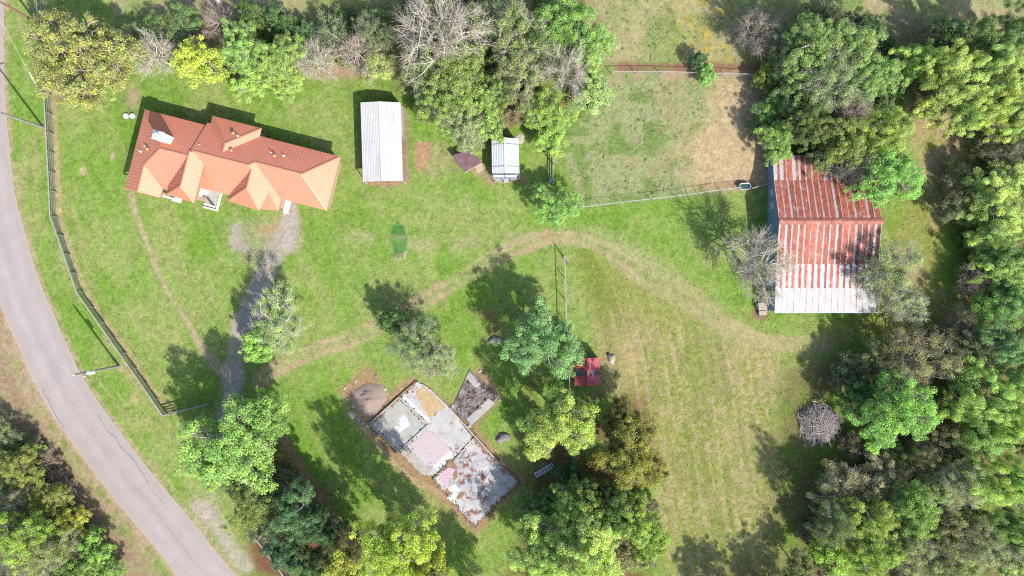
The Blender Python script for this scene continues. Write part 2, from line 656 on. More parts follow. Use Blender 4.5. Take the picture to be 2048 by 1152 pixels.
# ------------------------------------------------------------------ the ground and what is worn into it
ROAD_R = smooth_line([(2, -260), (6, -120), (8, 0), (8, 100), (13, 230), (30, 384), (46, 450), (67, 524), (90, 590), (114, 642), (143, 710), (173, 767), (205, 815),
                      (250, 876), (293, 933), (333, 981), (367, 1021), (402, 1065), (440, 1112), (474, 1152), (560, 1255), (640, 1350)], 6)
_d = np.gradient(ROAD_R, axis=0)
_d /= np.linalg.norm(_d, axis=1)[:, None]
ROAD_N = np.stack([_d[:, 1], -_d[:, 0]], 1)
ROAD_N[ROAD_N[:, 0] > 0] *= -1                              # towards the left verge
ROAD_W = 91.0
ROAD_C = ROAD_R + ROAD_N * ROAD_W / 2
TRACK = smooth_line([(520, 760), (560, 735), (620, 705), (700, 678), (765, 650), (850, 603), (930, 552), (1010, 507), (1075, 482), (1125, 474), (1175, 482),
                     (1235, 512), (1290, 548), (1350, 580), (1415, 622), (1465, 657), (1520, 680), (1590, 690), (1650, 688)], 5)
TRACK_FAINT = smooth_line([(700, 470), (830, 488), (950, 482), (1080, 474)], 5)
TRACK_FAINT2 = smooth_line([(1125, 474), (1200, 470), (1290, 520), (1360, 570)], 5)
DRIVE = smooth_line([(588, 405), (580, 440), (568, 478), (548, 520), (515, 575), (485, 640), (470, 700), (465, 770), (455, 850), (445, 920)], 5)
TRAIL = smooth_line([(262, 392), (275, 440), (295, 490), (318, 545), (345, 600), (372, 640), (400, 690), (428, 725), (450, 750)], 5)
FENCE_BASE = [(84, -110), (88, 0), (94, 100), (103, 190), (113, 384), (115, 434), (167, 584), (295, 767), (336, 827)]


def ground_color(x, y):
    """Soil and grass kinds at photo-plan pixel (x, y): returns linear base colours."""
    x = np.asarray(x, float)
    y = np.asarray(y, float)
    wx = x + 14 * (fbm(x, y, 40, 11) - 0.5)
    wy = y + 14 * (fbm(x, y, 40, 21) - 0.5)
    f1 = fbm(x, y, 130, 1, 5)
    f2 = fbm(x, y, 38, 31, 4)
    f3 = fbm(x, y, 9, 41, 3, 0.7)
    hf = vnoise(x, y, 3.2, 77)

    C = np.empty(x.shape + (3,))
    lush = A(136, 178, 64)
    mid = A(160, 186, 92)
    pale = A(182, 186, 118)
    tan = A(208, 182, 140)
    t = sst(0.36, 0.60, 0.6 * f1 + 0.25 * f2 + 0.15 * f3)[..., None]
    C[:] = lush * (1 - t) + mid * t
    t = (sst(0.50, 0.72, 0.4 * f1 + 0.4 * f2 + 0.2 * f3) * 0.75)[..., None]
    C = C * (1 - t) + pale * t

    def mix(col, m):
        nonlocal C
        m = np.clip(m, 0, 1)[..., None]
        C = C * (1 - m) + np.asarray(col) * m

    # mowing lines beside the road and in the lawn
    dR = dpoly(x, y, ROAD_R[::3])
    left = sdpoly(x, y, [tuple(p) for p in ROAD_C[::3]] + [(-3000, 1350), (-3000, -260)])
    dl = np.where(left < 0, -1, 1)
    mow = 0.5 + 0.5 * np.sin(dR / 7.0 + 3 * f2)
    m = (dl > 0) * (dR < 120)
    mix(pale, m * 0.42 * mow * sst(0.35, 0.6, f2 + 0.2 * (hf - 0.5)))
    mix(tan, m * 0.35 * sst(0.54, 0.70, fbm(dR * 1.0, y * 0.12 + x * 0.05, 12, 66, 3)))
    mix(lush, m * 0.4 * sst(0.55, 0.68, fbm(dR * 1.0, y * 0.1, 16, 166, 3)))
    lawn2 = (dl > 0) * (x < 1100)
    mow2 = fbm((x * 0.93 - y * 0.36), (x * 0.36 + y * 0.93) * 0.10, 9, 55, 3)
    mix(pale, lawn2 * 0.35 * sst(0.5, 0.66, mow2))
    mix(lush, lawn2 * 0.28 * sst(0.56, 0.7, fbm((x * 0.93 - y * 0.36) + 500, (x * 0.36 + y * 0.93) * 0.10, 14, 58, 3)))
    # field at the top
    top = sst(150, 118, wy + 0.02 * (x - 1200)) * (x > 250)
    top = np.where(x < 640, sst(130, 60, wy) * (x > 225), top)
    mix(A(172, 178, 116), top * 0.75)
    mix(A(202, 188, 142), top * 0.75 * sst(0.45, 0.62, 0.5 * f1 + 0.5 * f2))
    mix(A(130, 160, 78), top * 0.6 * sst(0.55, 0.68, fbm(x, y, 60, 91, 4)))
    mix(A(212, 190, 88), top * sst(1300, 1420, x) * sst(1640, 1500, x) * 0.7 * sst(0.5, 0.64, fbm(x, y, 12, 95, 3)))
    mix(A(205, 180, 140), top * sst(1700, 1800, x) * 0.55 * sst(0.4, 0.6, fbm(x * 0.3, y, 14, 97, 4)))
    mix(A(214, 184, 150), np.exp(-((x - 430) / 55) ** 2 - ((y - 10) / 28) ** 2) * 0.8)
    # corral
    cor = sst(14, -14, sdpoly(wx, wy, [(1150, 150), (1545, 150), (1545, 372), (1165, 412), (1120, 300)]))
    mix(A(178, 184, 130), cor * 0.9)
    mix(A(126, 160, 72), cor * 0.75 * sst(0.52, 0.64, fbm(x, y, 34, 101, 4)))
    mix(A(190, 178, 132), cor * 0.7 * sst(0.50, 0.66, fbm(x, y, 60, 111, 5)))
    bare = sst(40, -40, sdpoly(wx + 20 * (f2 - .5), wy + 20 * (f3 - .5), [(1430, 165), (1520, 155), (1535, 382), (1385, 374), (1372, 300), (1425, 240)]))
    mix(A(224, 196, 154), cor * np.clip(bare * 1.25, 0, 1) * (0.74 + 0.26 * sst(0.4, 0.6, f3)))
    mix(A(198, 150, 120), cor * np.exp(-((x - 1470) / 60) ** 2 - ((y - 372) / 10) ** 2) * 0.7)
    # bare strip along the pipe fence and under the trees by it
    mix(A(172, 126, 102), sst(17, 5, np.abs(wy - 136)) * sst(1225, 1240, x) * sst(1560, 1540, x) * (0.55 + 0.45 * sst(0.4, 0.55, f3)))
    mix(A(205, 170, 140), sst(14, 3, np.abs(wy - 152)) * sst(1225, 1250, x) * sst(1540, 1500, x) * 0.75 * sst(0.38, 0.55, f2))
    # hay field
    hay = sst(22, -22, sdpoly(wx, wy, [(1150, 505), (1200, 500), (1300, 570), (1440, 660), (1560, 710), (1560, 1180), (1330, 1180), (1300, 900), (1215, 780), (1190, 640)]))
    mix(A(168, 172, 90), hay * 0.85)
    rx = x - 0.13 * (y - 900) - 0.0011 * np.minimum(y - 760, 0) ** 2 * -0.55
    rows = 0.5 + 0.5 * np.sin(rx / 21.0 * 2 * np.pi + 1.5 * (f1 - 0.5))
    clump = fbm(x, y, 5.2, 121, 3, 0.75)
    up_ = sst(560, 720, y)
    mix(A(206, 184, 142), hay * up_ * sst(0.44, 0.57, 0.66 * clump + 0.10 * rows + 0.30 * (f1 - 0.1)) * 0.72)
    lines = np.exp(-((((rx + 5 * (f2 - .5)) / 21.0) % 1.0 - 0.5) / 0.10) ** 2)
    mix(A(222, 198, 158), hay * up_ * lines * sst(0.42, 0.58, 0.5 * clump + 0.5 * f2) * 0.72)
    mix(A(124, 150, 48), hay * sst(0.56, 0.66, fbm(rx, y * 0.12, 24, 131, 4)) * 0.42)
    mix(A(222, 194, 140), np.exp(-((wx - 1252) / 20) ** 2 - ((wy - 715) / 48) ** 2) * 0.7 * sst(0.3, 0.55, f2))
    # clearing beyond the barn
    clr = sst(30, -30, sdpoly(wx, wy, [(1800, 200), (1930, 230), (1945, 330), (1900, 430), (1880, 560), (1940, 640), (1860, 700), (1660, 660), (1760, 620), (1790, 440), (1850, 330)]))
    mix(A(172, 172, 92), clr * 0.85)
    mix(A(206, 176, 140), clr * sst(430, 300, wy) * 0.85 * sst(0.35, 0.55, f2 + 0.25 * (f3 - 0.5)))
    mix(A(205, 180, 132), clr * 0.55 * sst(0.5, 0.65, f2))
    # forest floor
    fr = sst(30, -40, sdpoly(wx, wy, [(1560, 780), (1600, 690), (1800, 700), (1930, 640), (1900, 420), (1960, 320), (1930, 220), (1540, 230), (1480, 40), (1700, 30), (2250, 110), (2250, 1300), (1420, 1300), (1450, 1130), (1560, 1130), (1540, 1000)]))
    fr = fr * (1 - 0.85 * clr)
    mix(A(150, 128, 92), fr * 0.8 * sst(0.38, 0.58, f2 + 0.2 * (f3 - 0.5)))
    mix(A(120, 128, 62), fr * 0.4)
    fl = sst(25, -30, sdpoly(wx, wy, [(520, 870), (600, 940), (690, 1040), (700, 1180), (500, 1180), (480, 1020), (470, 930)]))
    mix(A(142, 100, 74), fl * (0.5 + 0.5 * sst(0.4, 0.6, f2)))
    mix(A(196, 150, 122), sst(15, 4, dpoly(wx, wy, [(560, 870), (610, 950), (660, 1020), (710, 1090)])) * 0.85)
    fm = sst(30, -30, sdpoly(wx, wy, [(1060, 760), (1180, 780), (1290, 800), (1320, 1000), (1290, 1180), (1000, 1180), (1060, 1000), (1050, 880)]))
    mix(A(140, 96, 68), fm * 0.75 * sst(0.35, 0.55, f2))
    ft = sst(25, -30, sdpoly(wx, wy, [(270, 30), (480, 30), (620, 40), (800, 0), (1180, -20), (1220, 100), (1130, 230), (960, 290), (800, 180), (780, 130), (480, 100), (270, 100)]))
    mix(A(150, 125, 90), ft * 0.7 * sst(0.4, 0.56, f2))
    mix(A(208, 168, 146), np.exp(-((wx - 680) / 75) ** 2 - ((wy - 143) / 14) ** 2) * 0.8)
    # left of the road: leaf litter
    ll = (dl < 0).astype(float)
    dRl = dR - ROAD_W
    mix(A(200, 170, 142), ll * sst(110, 60, dRl) * (0.85 - 0.3 * sst(0.5, 0.62, fbm(x, y, 26, 141, 4))))
    mix(A(168, 135, 112), ll * sst(20, 42, dRl) * sst(110, 90, dRl) * 0.7 * sst(0.42, 0.56, f3))
    mix(A(140, 168, 78), ll * sst(46, 16, dRl) * 0.8 * sst(0.48, 0.6, fbm(x, y, 40, 151, 4)) * sst(800, 860, y))
    mix(A(112, 132, 52), ll * sst(80, 120, dRl) * 0.85)
    mix(A(150, 120, 82), ll * sst(80, 120, dRl) * 0.6 * sst(0.45, 0.6, f2))
    # road shoulder
    mix(A(206, 178, 145), sst(9, 1, np.abs(dR - 3)) * (dl > 0) * 0.75 * sst(0.25, 0.5, f3))
    mix(A(212, 182, 150), ll * sst(12, 2, np.abs(dRl)) * 0.85)
    mix(A(208, 190, 165), np.exp(-((wx - 415) / 24) ** 2 - ((wy - 1025) / 42) ** 2) * 0.95)
    mix(A(212, 198, 182), sst(22, 6, dpoly(wx, wy, [(395, 1010), (430, 1040), (455, 1085), (490, 1135)])) * 0.7)
    # dirt track
    dT = dpoly(wx * 0.5 + x * 0.5, wy * 0.5 + y * 0.5, TRACK)
    wT = 21 + 8 * (f1 - 0.5) * 2 + 14 * sst(1180, 1290, x) * sst(1560, 1400, x)
    tr = sst(1.0, 0.55, dT / wT)
    strk = fbm(dT * 1.0, (x + y) * 0.05, 7, 161, 3)
    tr = tr * (1 - 0.5 * np.exp(-(dT / 5.5) ** 2) * sst(1500, 1400, x))
    mix(A(200, 186, 142), tr * (0.62 + 0.32 * sst(0.4, 0.6, strk)) * (0.8 + 0.2 * sst(0.34, 0.5, f2)))
    rut = np.exp(-((dT - 10.5) / 4.2) ** 2)
    mix(A(214, 182, 146), rut * tr * 0.8 * sst(0.32, 0.5, f2) * (1 - 0.6 * sst(1180, 1300, x) * sst(1480, 1400, x)))
    mix(A(214, 172, 138), np.exp(-((x - 1130) / 50) ** 2 - ((y - 473) / 9) ** 2) * 0.8)
    mix(A(196, 190, 140), sst(20, 4, dpoly(wx, wy, TRACK_FAINT)) * 0.55 * sst(0.35, 0.55, f2))
    mix(A(186, 190, 128), sst(34, 6, dpoly(wx, wy, TRACK_FAINT2)) * 0.6)
    mix(A(190, 185, 120), sst(70, 10, dT) * sst(1250, 1330, x) * 0.35)
    # gravel drive and its side patch
    dD = dpoly(wx, wy, DRIVE)
    wD = 17 + 7 * sst(430, 480, y) * sst(540, 500, y) - 9 * sst(440, 412, y)
    dm = sst(1.15, 0.75, dD / wD)
    mix(A(206, 186, 160), sst(1.8, 1.0, dD / wD) * 0.75 * sst(0.3, 0.5, f2))
    mix(A(212, 200, 186), dm * (0.62 + 0.36 * sst(0.36, 0.5, f2)))
    mix(A(176, 168, 160), dm * 0.5 * sst(0.5, 0.66, f3))
    pt = sst(6, -6, sdpoly(wx, wy, [(462, 450), (482, 448), (480, 478), (505, 500), (512, 508), (462, 500), (457, 480)]))
    mix(A(206, 192, 184), pt * 0.9)
    mix(A(188, 182, 150), sst(30, -10, sdpoly(wx, wy, [(470, 450), (520, 455), (545, 480), (540, 520), (480, 505)])) * 0.55)
    # foot trail
    dTr = dpoly(x * 0.7 + wx * 0.3, y * 0.7 + wy * 0.3, TRAIL)
    mix(A(208, 186, 150), sst(7, 2.0, dTr - 5 * sst(640, 720, y) - 3 * sst(440, 400, y)) * (0.65 + 0.35 * sst(0.4, 0.6, f3)))
    # worn line inside the fence
    dF = dpoly(x - 4, y + 1, FENCE_BASE)
    mix(A(212, 182, 145), sst(8, 2, dF) * 0.8 * sst(0.22, 0.5, f3 + 0.2 * f2) * (y > 180))
    # bare patches
    mix(A(206, 166, 130), sst(5, -4, sdpoly(wx * .6 + x * .4, wy * .6 + y * .4, [(832, 284), (861, 284), (861, 318), (851, 338), (842, 347), (832, 335), (829, 312)])) * 0.95)
    mix(A(200, 178, 138), sst(24, 0, dpoly(wx, wy, [(880, 300), (868, 345)])) * 0.45)
    mix(A(200, 160, 128), sst(6, -4, sdpoly(x, y, [(724, 350), (812, 350), (815, 366), (770, 374), (728, 366)])) * 0.95)
    mix(A(185, 155, 135), sst(4, -2, sdpoly(x, y, [(800, 215), (814, 225), (819, 360), (800, 360)])) * 0.8)
    mix(A(196, 160, 135), sst(5, -2, sdpoly(x, y, [(976, 350), (1048, 350), (1050, 362), (978, 364)])) * 0.8)
    mix(A(200, 178, 138), np.exp(-((wx - 905) / 22) ** 2 - ((wy - 330) / 18) ** 2) * 0.5)
    mix(A(204, 172, 140), sst(15, 0, sdpoly(wx, wy, [(905, 310), (945, 345), (985, 365), (960, 320)])) * 0.6)
    mix(A(214, 180, 158), np.exp(-((wx - 265) / 16) ** 2 - ((wy - 195) / 24) ** 2) * 0.8)
    for cx, cy, r in ((168, 344, 8), (224, 312, 6), (1275, 555, 6)):
        mix(A(222, 198, 165), sst(r + 3, r - 3, np.hypot(wx - cx, wy - cy)) * 0.85)
    mix(A(226, 198, 150), sst(16, 4, np.hypot(wx - 268, (wy - 800) * 0.8)) * 0.7 * sst(0.4, 0.55, f3))
    mix(A(214, 180, 138), np.exp(-((wx - 535) / 26) ** 2 - ((wy - 457) / 12) ** 2) * 0.8)
    mix(A(214, 182, 130), np.exp(-((wx - 90) / 10) ** 2 - ((wy - 262) / 12) ** 2) * 0.7)
    mix(A(210, 178, 150), np.exp(-((wx - 240) / 9) ** 2 - ((wy - 735) / 8) ** 2) * 0.8)
    # the dark green patch of coarse grass and the dead edge below it
    pg = sst(4, -3, sdpoly(x * .7 + wx * .3, y * .7 + wy * .3, [(783, 455), (796, 443), (806, 452), (813, 470), (812, 505), (784, 507)]))
    mix(A(84, 150, 72), pg * (0.45 + 0.4 * sst(0.35, 0.6, f2)))
    mix(A(176, 178, 130), pg * np.exp(-((y - 474) / 3.5) ** 2) * 0.8)
    mix(A(150, 150, 112), sst(4, -3, sdpoly(wx, wy, [(788, 505), (810, 505), (808, 517), (792, 517)])) * 0.9)
    mix(A(228, 212, 165), sst(5, 1, dpoly(x, y, [(786, 503), (790, 514), (798, 519), (808, 515), (811, 505)])) * 0.7 * sst(0.4, 0.6, f3))
    # soil about the old slab
    sl = sst(14, -8, sdpoly(wx, wy, [(683, 783), (738, 730), (775, 790), (825, 757), (900, 815), (960, 733), (1003, 790), (950, 860), (1050, 960), (950, 1066), (880, 1000), (800, 930), (735, 860)]))
    mix(A(196, 152, 122), sl * (0.72 + 0.2 * sst(0.4, 0.6, f3)))
    mix(A(218, 182, 144), sst(8, 2, dpoly(wx, wy, [(722, 850), (745, 875), (800, 940), (840, 968), (900, 1000)])) * 0.8)
    # around the barn's west door, box, cut stump
    mix(A(168, 122, 104), sst(24, 8, np.hypot(wx - 1520, (wy - 628) * 1.3)) * 0.85)
    mix(A(190, 158, 128), sst(20, 4, np.hypot(wx - 1222, wy - 716)) * 0.4)
    mix(A(178, 132, 105), sst(10, -10, sdpoly(wx, wy, [(930, 620), (985, 618), (1000, 660), (1003, 690), (988, 690), (978, 640)])) * 0.7)
    # dark tufts of rough grass in the pasture
    sp = vnoise(x, y, 5.5, 181) * 0.6 + vnoise(x, y, 2.8, 182) * 0.4
    past = np.clip(cor * (1 - bare) + top * (x > 1200) * (x < 1500), 0, 1)
    mix(A(74, 108, 48), past * sst(0.74, 0.82, sp) * 0.9)
    # fine grain of blades and thatch
    g = 1 + 0.42 * (hf - 0.5) + 0.42 * (f3 - 0.5)
    return C * g[..., None]


def grid_sheet(xs, ys, z):
    nx, ny = len(xs), len(ys)
    X, Y = np.meshgrid(xs, ys)
    V = np.stack([X.ravel(), Y.ravel(), np.full(nx * ny, z)], 1)
    i = np.arange(nx * ny).reshape(ny, nx)
    F = np.stack([i[:-1, :-1].ravel(), i[:-1, 1:].ravel(), i[1:, 1:].ravel(), i[1:, :-1].ravel()], 1)
    return V, F


def colour_sheet(me, px, py, fn=None):
    c = (fn or ground_color)(px, py)
    at = me.attributes.new("Col", 'FLOAT_COLOR', 'POINT')
    q = np.ones((len(px), 4), np.float32)
    q[:, :3] = np.clip(c * KS, 0.0, 0.9)
    at.data.foreach_set("color", q.ravel())


def structure(name, me, mat):
    o = link(name, me, mat)
    o["kind"] = "structure"
    return o


far = np.array([-900, -600, -420, -300, -220, -165, -130, -105, -90, -80, -75])
xs = np.concatenate([far, np.arange(-72, 72.01, 0.17), -far[::-1]])
ys = np.concatenate([far, np.arange(-45, 45.01, 0.17), -far[::-1]])
V, F = grid_sheet(xs, ys, 0.0)
gm = make_mesh("ground", V, F, True)


def all_ground(x, y):
    c = ground_color(x, y)
    o_ = (np.abs(x - 1024) > 72.5 * 16) | (np.abs(y - 576) > 45.5 * 16)
    c[o_] = A(166, 178, 104) * (0.9 + 0.25 * vnoise(x[o_], y[o_], 900, 601))[:, None]
    return c


colour_sheet(gm, 1024 + V[:, 0] * 16, 576 - V[:, 1] * 16, all_ground)
structure("ground", gm, M['ground'])


def ribbon(name, line, width, z, mat, na=11, fn=None, wvar=None):
    """A sheet along a pixel polyline, width in pixels."""
    P = np.asarray(line)
    d = np.gradient(P, axis=0)
    d /= np.linalg.norm(d, axis=1)[:, None]
    nrm = np.stack([-d[:, 1], d[:, 0]], 1)
    w = np.full(len(P), width) if wvar is None else wvar
    s = np.linspace(-0.5, 0.5, na)
    Q = P[:, None, :] + nrm[:, None, :] * (w[:, None] * s[None, :])[..., None]
    px, py = Q[..., 0].ravel(), Q[..., 1].ravel()
    V = np.stack([(px - 1024) / 16, (576 - py) / 16, np.full(len(px), z)], 1)
    i = np.arange(len(px)).reshape(len(P), na)
    F = np.stack([i[:-1, :-1].ravel(), i[:-1, 1:].ravel(), i[1:, 1:].ravel(), i[1:, :-1].ravel()], 1)
    me = make_mesh(name, V, F, True)
    # keep faces looking up
    if me.polygons[0].normal.z < 0:
        me.flip_normals()
    tt = np.repeat(np.linspace(0, 1, len(P)), na)
    ss = np.tile(s, len(P))
    if fn is None:
        colour_sheet(me, px, py)
    else:
        colour_sheet(me, px, py, lambda a, b: fn(a, b, ss, tt))
    return structure(name, me, mat)


def road_color(x, y, s, t):
    f = fbm(x, y, 26, 201, 4)
    lane = np.exp(-((np.abs(s + 0.02) - 0.20) / 0.09) ** 2)
    C = np.ones(x.shape + (3,)) * A(205, 193, 188)
    C = C * (1 + 0.07 * lane + 0.16 * (f - 0.5) - 0.05 * np.exp(-((s - 0.02) / 0.03) ** 2) + 0.07 * (vnoise(s * 80, t * 300, 2.0, 205) - 0.5))[..., None]
    e = (sst(0.43, 0.49, np.abs(s) + 0.05 * (fbm(x, y, 8, 207) - 0.5)) * 0.85)[..., None]
    return C * (1 - e) + A(216, 198, 180) * e


def resample(line, step):
    P = np.asarray(line)
    L = np.concatenate([[0], np.cumsum(np.linalg.norm(np.diff(P, axis=0), axis=1))])
    q = np.arange(0, L[-1], step)
    return np.stack([np.interp(q, L, P[:, 0]), np.interp(q, L, P[:, 1])], 1)


RC = resample(ROAD_C, 3.0)
road = ribbon("road", RC, ROAD_W, 0.012, M['road'], 31, road_color, ROAD_W + 3.2 * (fbm(RC[:, 0], RC[:, 1], 16, 501, 4, 0.7) - 0.5) * 2)
ribbon("dirt_track", resample(TRACK, 3.0), 46, 0.004, M['dirt'], 17)
ribbon("gravel_driveway", resample(DRIVE, 3.0), 36, 0.008, M['dirt'], 13)


def crack(pts, w, z=0.016):
    P = resample(smooth_line(pts, 6), 4.0)
    r = np.random.default_rng(int(pts[0][0] * 7 + pts[0][1]))
    P = P + r.normal(0, 0.8, P.shape)
    d = np.gradient(P, axis=0)
    d /= np.linalg.norm(d, axis=1)[:, None] + 1e-9
    nrm = np.stack([-d[:, 1], d[:, 0]], 1)
    ww = w * (0.35 + 0.9 * r.random(len(P)))
    ww[0] = ww[-1] = 0.1
    Q = np.concatenate([P + nrm * ww[:, None] / 2, P - nrm * ww[:, None] / 2])
    n = len(P)
    V = np.stack([(Q[:, 0] - 1024) / 16, (576 - Q[:, 1]) / 16, np.full(2 * n, z)], 1)
    i = np.arange(n - 1)
    F = np.stack([i, i + 1, n + i + 1, n + i], 1)
    me = make_mesh("crack", V, F)
    if me.polygons[0].normal.z < 0:
        me.flip_normals()
    return link("crack", me, M['tar'], road)


crack([(83, 773), (97, 800), (112, 832), (125, 850), (132, 866)], 1.5)
crack([(196, 830), (210, 855), (228, 872), (245, 898), (262, 915), (280, 937), (299, 972)], 1.25)
crack([(300, 975), (320, 1000), (345, 1030)], 0.7)
crack([(270, 968), (310, 1020), (350, 1072), (385, 1120)], 0.6)

# ------------------------------------------------------------------ the house with the copper roof
_ua = math.atan2(-0.255, 1.0)
HU = np.array([math.cos(_ua), math.sin(_ua), 0])
HV = np.array([HU[1], -HU[0], 0])
HO = np.array([-44.3835, 21.5764, 0])


def hp(u, v, z):
    return HO + HU * u + HV * v + np.array([0, 0, z])


house = thing("house", "long ranch house with copper coloured standing seam hip roof", "house", tuple(HO))


def tri_ribs(mb, P, dirv, step, size=0.07, phase=0.0):
    """Standing seams over a convex plan polygon P (u,v,z): lines running along dirv ('u' or 'v')."""
    P = [np.array(p, float) for p in P]
    k = 1 if dirv == 'u' else 0                              # coordinate held constant
    lo = min(p[k] for p in P)
    hi = max(p[k] for p in P)
    c = math.ceil((lo - phase) / step + 0.02) * step + phase
    while c < hi - 0.02:
        X = []
        for i in range(len(P)):
            a, b = P[i], P[(i + 1) % len(P)]
            if (a[k] - c) * (b[k] - c) < 0:
                t = (c - a[k]) / (b[k] - a[k])
                X.append(a + (b - a) * t)
        if len(X) == 2 and np.linalg.norm(X[0] - X[1]) > 0.15:
            a, b = hp(*X[0]), hp(*X[1])
            mb.bar(a + (0, 0, 0.0), b + (0, 0, 0.0), size, 0.044)
        c += step


def roof_face(polys, dirv, step=0.40):
    """One roof plane: panel with seams; polys = list of convex (u,v,z) polygons that make the plane."""
    mb = MB()
    rb = MB()
    for P in polys:
        mb.plate([hp(*p) for p in P], 0.10)
        tri_ribs(rb, P, dirv, step)
    o = mb.build("roof_plane", M['copper'], house)
    if rb.v:
        rb.build("standing_seam", M['copper'], o)["kind"] = "stuff"
    return o


def cap_line(mb, a, b):
    mb.bar(hp(*a) + (0, 0, 0.035), hp(*b) + (0, 0, 0.035), 0.15, 0.05)


caps = MB()
PT = 0.57
# west body M1, with the wing that ends in a gable at the front left
R1 = 2.8 + 4.3 * PT
m1n, m1s = 0.0, 8.55
roof_face([[(0, 0, 2.8), (7.72, 0, 2.8), (7.72, 4.3, R1), (4.3, 4.3, R1)]], 'v')
B_u, B_z = 2.30, 2.8 + 2.30 * PT
roof_face([[(0, 0, 2.8), (4.3, 4.3, R1), (B_u, 6.55, B_z), (0, 6.55, 2.8)], [(0, 6.55, 2.8), (B_u, 6.55, B_z), (B_u, 9.85, B_z), (0, 9.85, 2.8)]], 'u')
roof_face([[(4.3, 4.3, R1), (7.72, 4.3, R1), (7.72, 8.55, 2.82), (4.4, 8.55, 2.82), (B_u, 6.55, B_z)]], 'v')
roof_face([[(B_u + 0.005, 6.5, B_z + 0.01), (4.42, 8.65, 2.8), (4.42, 9.85, 2.8), (B_u + 0.005, 9.85, B_z + 0.01)]], 'u')
for a, b in (((0, 0, 2.8), (4.3, 4.3, R1)), ((4.3, 4.3, R1), (7.72, 4.3, R1)), ((4.3, 4.3, R1), (B_u, 6.55, B_z)), ((B_u, 6.55, B_z), (B_u, 9.86, B_z))):
    cap_line(caps, a, b)
# middle body M2
R2 = 2.8 + 3.92 * PT
R3 = 2.8 + 3.365 * PT


def ez(u):
    return 2.81 + PT * (18.6 - u)


roof_face([[(7.72, -0.33, 2.8), (15.6, -0.33, 2.8), (15.25, 3.04, 2.8 + 3.37 * PT), (14.69, 3.59, R2), (7.72, 3.59, R2)]], 'v')
roof_face([[(7.72, 3.59, R2), (14.69, 3.59, R2), (15.1, 3.98, 2.8 + 3.52 * PT), (15.1, 7.5, 2.8), (7.72, 7.5, 2.8)]], 'v')
cap_line(caps, (7.8, 3.59, R2), (14.69, 3.59, R2))
# east body M3, hipped at the right end
roof_face([[(15.6, -0.325, 2.803), (24.3, -0.325, 2.803), (20.95, 3.04, R3), (15.26, 3.04, R3)]], 'v')
roof_face([[(15.25, 3.04, R3), (20.95, 3.04, R3), (24.3, 6.4, 2.8), (15.25, 6.4, 2.8)]], 'v')
roof_face([[(24.3, -0.325, 2.8), (24.3, 6.4, 2.8), (20.95, 3.04, R3)]], 'u')
for a, b in (((15.25, 3.04, R3), (20.95, 3.04, R3)), ((20.95, 3.04, R3), (24.3, -0.33, 2.8)), ((20.95, 3.04, R3), (24.3, 6.4, 2.8))):
    cap_line(caps, a, b)
# bump-out at the back
bu0, bu1, bv = 8.15, 14.28, -1.28
bc = (bu0 + bu1) / 2
bh = (bu1 - bu0) / 2
RB = 2.86 + bh * PT
roof_face([[(bu0, bv, 2.86), (bu1, bv, 2.86), (bc, bv + bh, RB)]], 'v')
roof_face([[(bu0, bv, 2.86), (bc, bv + bh, RB), (bc, 3.4, RB), (bu0, 3.4, 2.86)]], 'u')
roof_face([[(bu1, bv, 2.86), (bu1, 3.4, 2.86), (bc, 3.4, RB), (bc, bv + bh, RB)]], 'u')
for a, b in (((bu0, bv, 2.86), (bc, bv + bh, RB)), ((bu1, bv, 2.86), (bc, bv + bh, RB)), ((bc, bv + bh, RB), (bc, 2.8, RB))):
    cap_line(caps, a, b)
# raised entry wing
w1r, w1z = 7.72, 5.27
roof_face([[(5.25, 9.3, 3.15), (5.25, 4.6, 3.15), (w1r, 4.6, w1z), (w1r, 7.95, w1z)]], 'u')
roof_face([[(w1r, 7.95, w1z), (w1r, 3.75, w1z), (9.3, 3.75, 4.35), (9.3, 9.45, 4.35)]], 'u')
roof_face([[(5.25, 9.3, 3.15), (w1r, 7.95, w1z), (9.3, 9.45, 4.35)]], 'v')
for a, b in (((w1r, 4.3, w1z), (w1r, 7.95, w1z)), ((w1r, 7.95, w1z), (5.25, 9.3, 3.15)), ((w1r, 7.95, w1z), (9.3, 9.45, 4.35))):
    cap_line(caps, a, b)
# right front wing with its second, smaller hip: the east plane has the main pitch


RR, H2 = (15.1, 3.98, ez(15.1)), (15.1, 6.2, ez(15.1))
S2e, S2w = (16.8, 8.45, ez(16.8)), (12.4, 8.2, 2.8)
Bp, Bs, Bw = (17.3, 5.95, ez(17.3)), (18.65, 7.85, ez(18.65)), (16.35, 8.2, 2.75)
Va = (17.3, 5.1, ez(17.3))
roof_face([[(14.69, 3.59, ez(14.69)), RR, Va, (15.25, 3.04, ez(15.25))], [RR, H2, S2e, Bp, Va], [Va, Bp, Bs, (18.65, 6.4, ez(18.65))]], 'u')
roof_face([[H2, S2w, S2e]], 'v')
roof_face([[RR, H2, S2w, (12.4, 3.5, 2.8)]], 'u')
roof_face([[(17.3, 5.95, ez(17.3) + 0.01), Bw, (18.65, 7.85, 2.78)]], 'v')
for a, b in ((RR, H2), ((14.69, 3.59, ez(14.69)), (15.25, 3.04, ez(15.25))), (H2, S2w), (H2, S2e), (Bp, Bs)):
    cap_line(caps, a, b)
caps.build("ridge_cap", M['copper_cap'], house)
# walls
w = MB()


def hbox(mb, u0, u1, v0, v1, z0, z1):
    return mb.prism([hp(u0, v0, 0)[:2], hp(u1, v0, 0)[:2], hp(u1, v1, 0)[:2], hp(u0, v1, 0)[:2]], z0, z1)


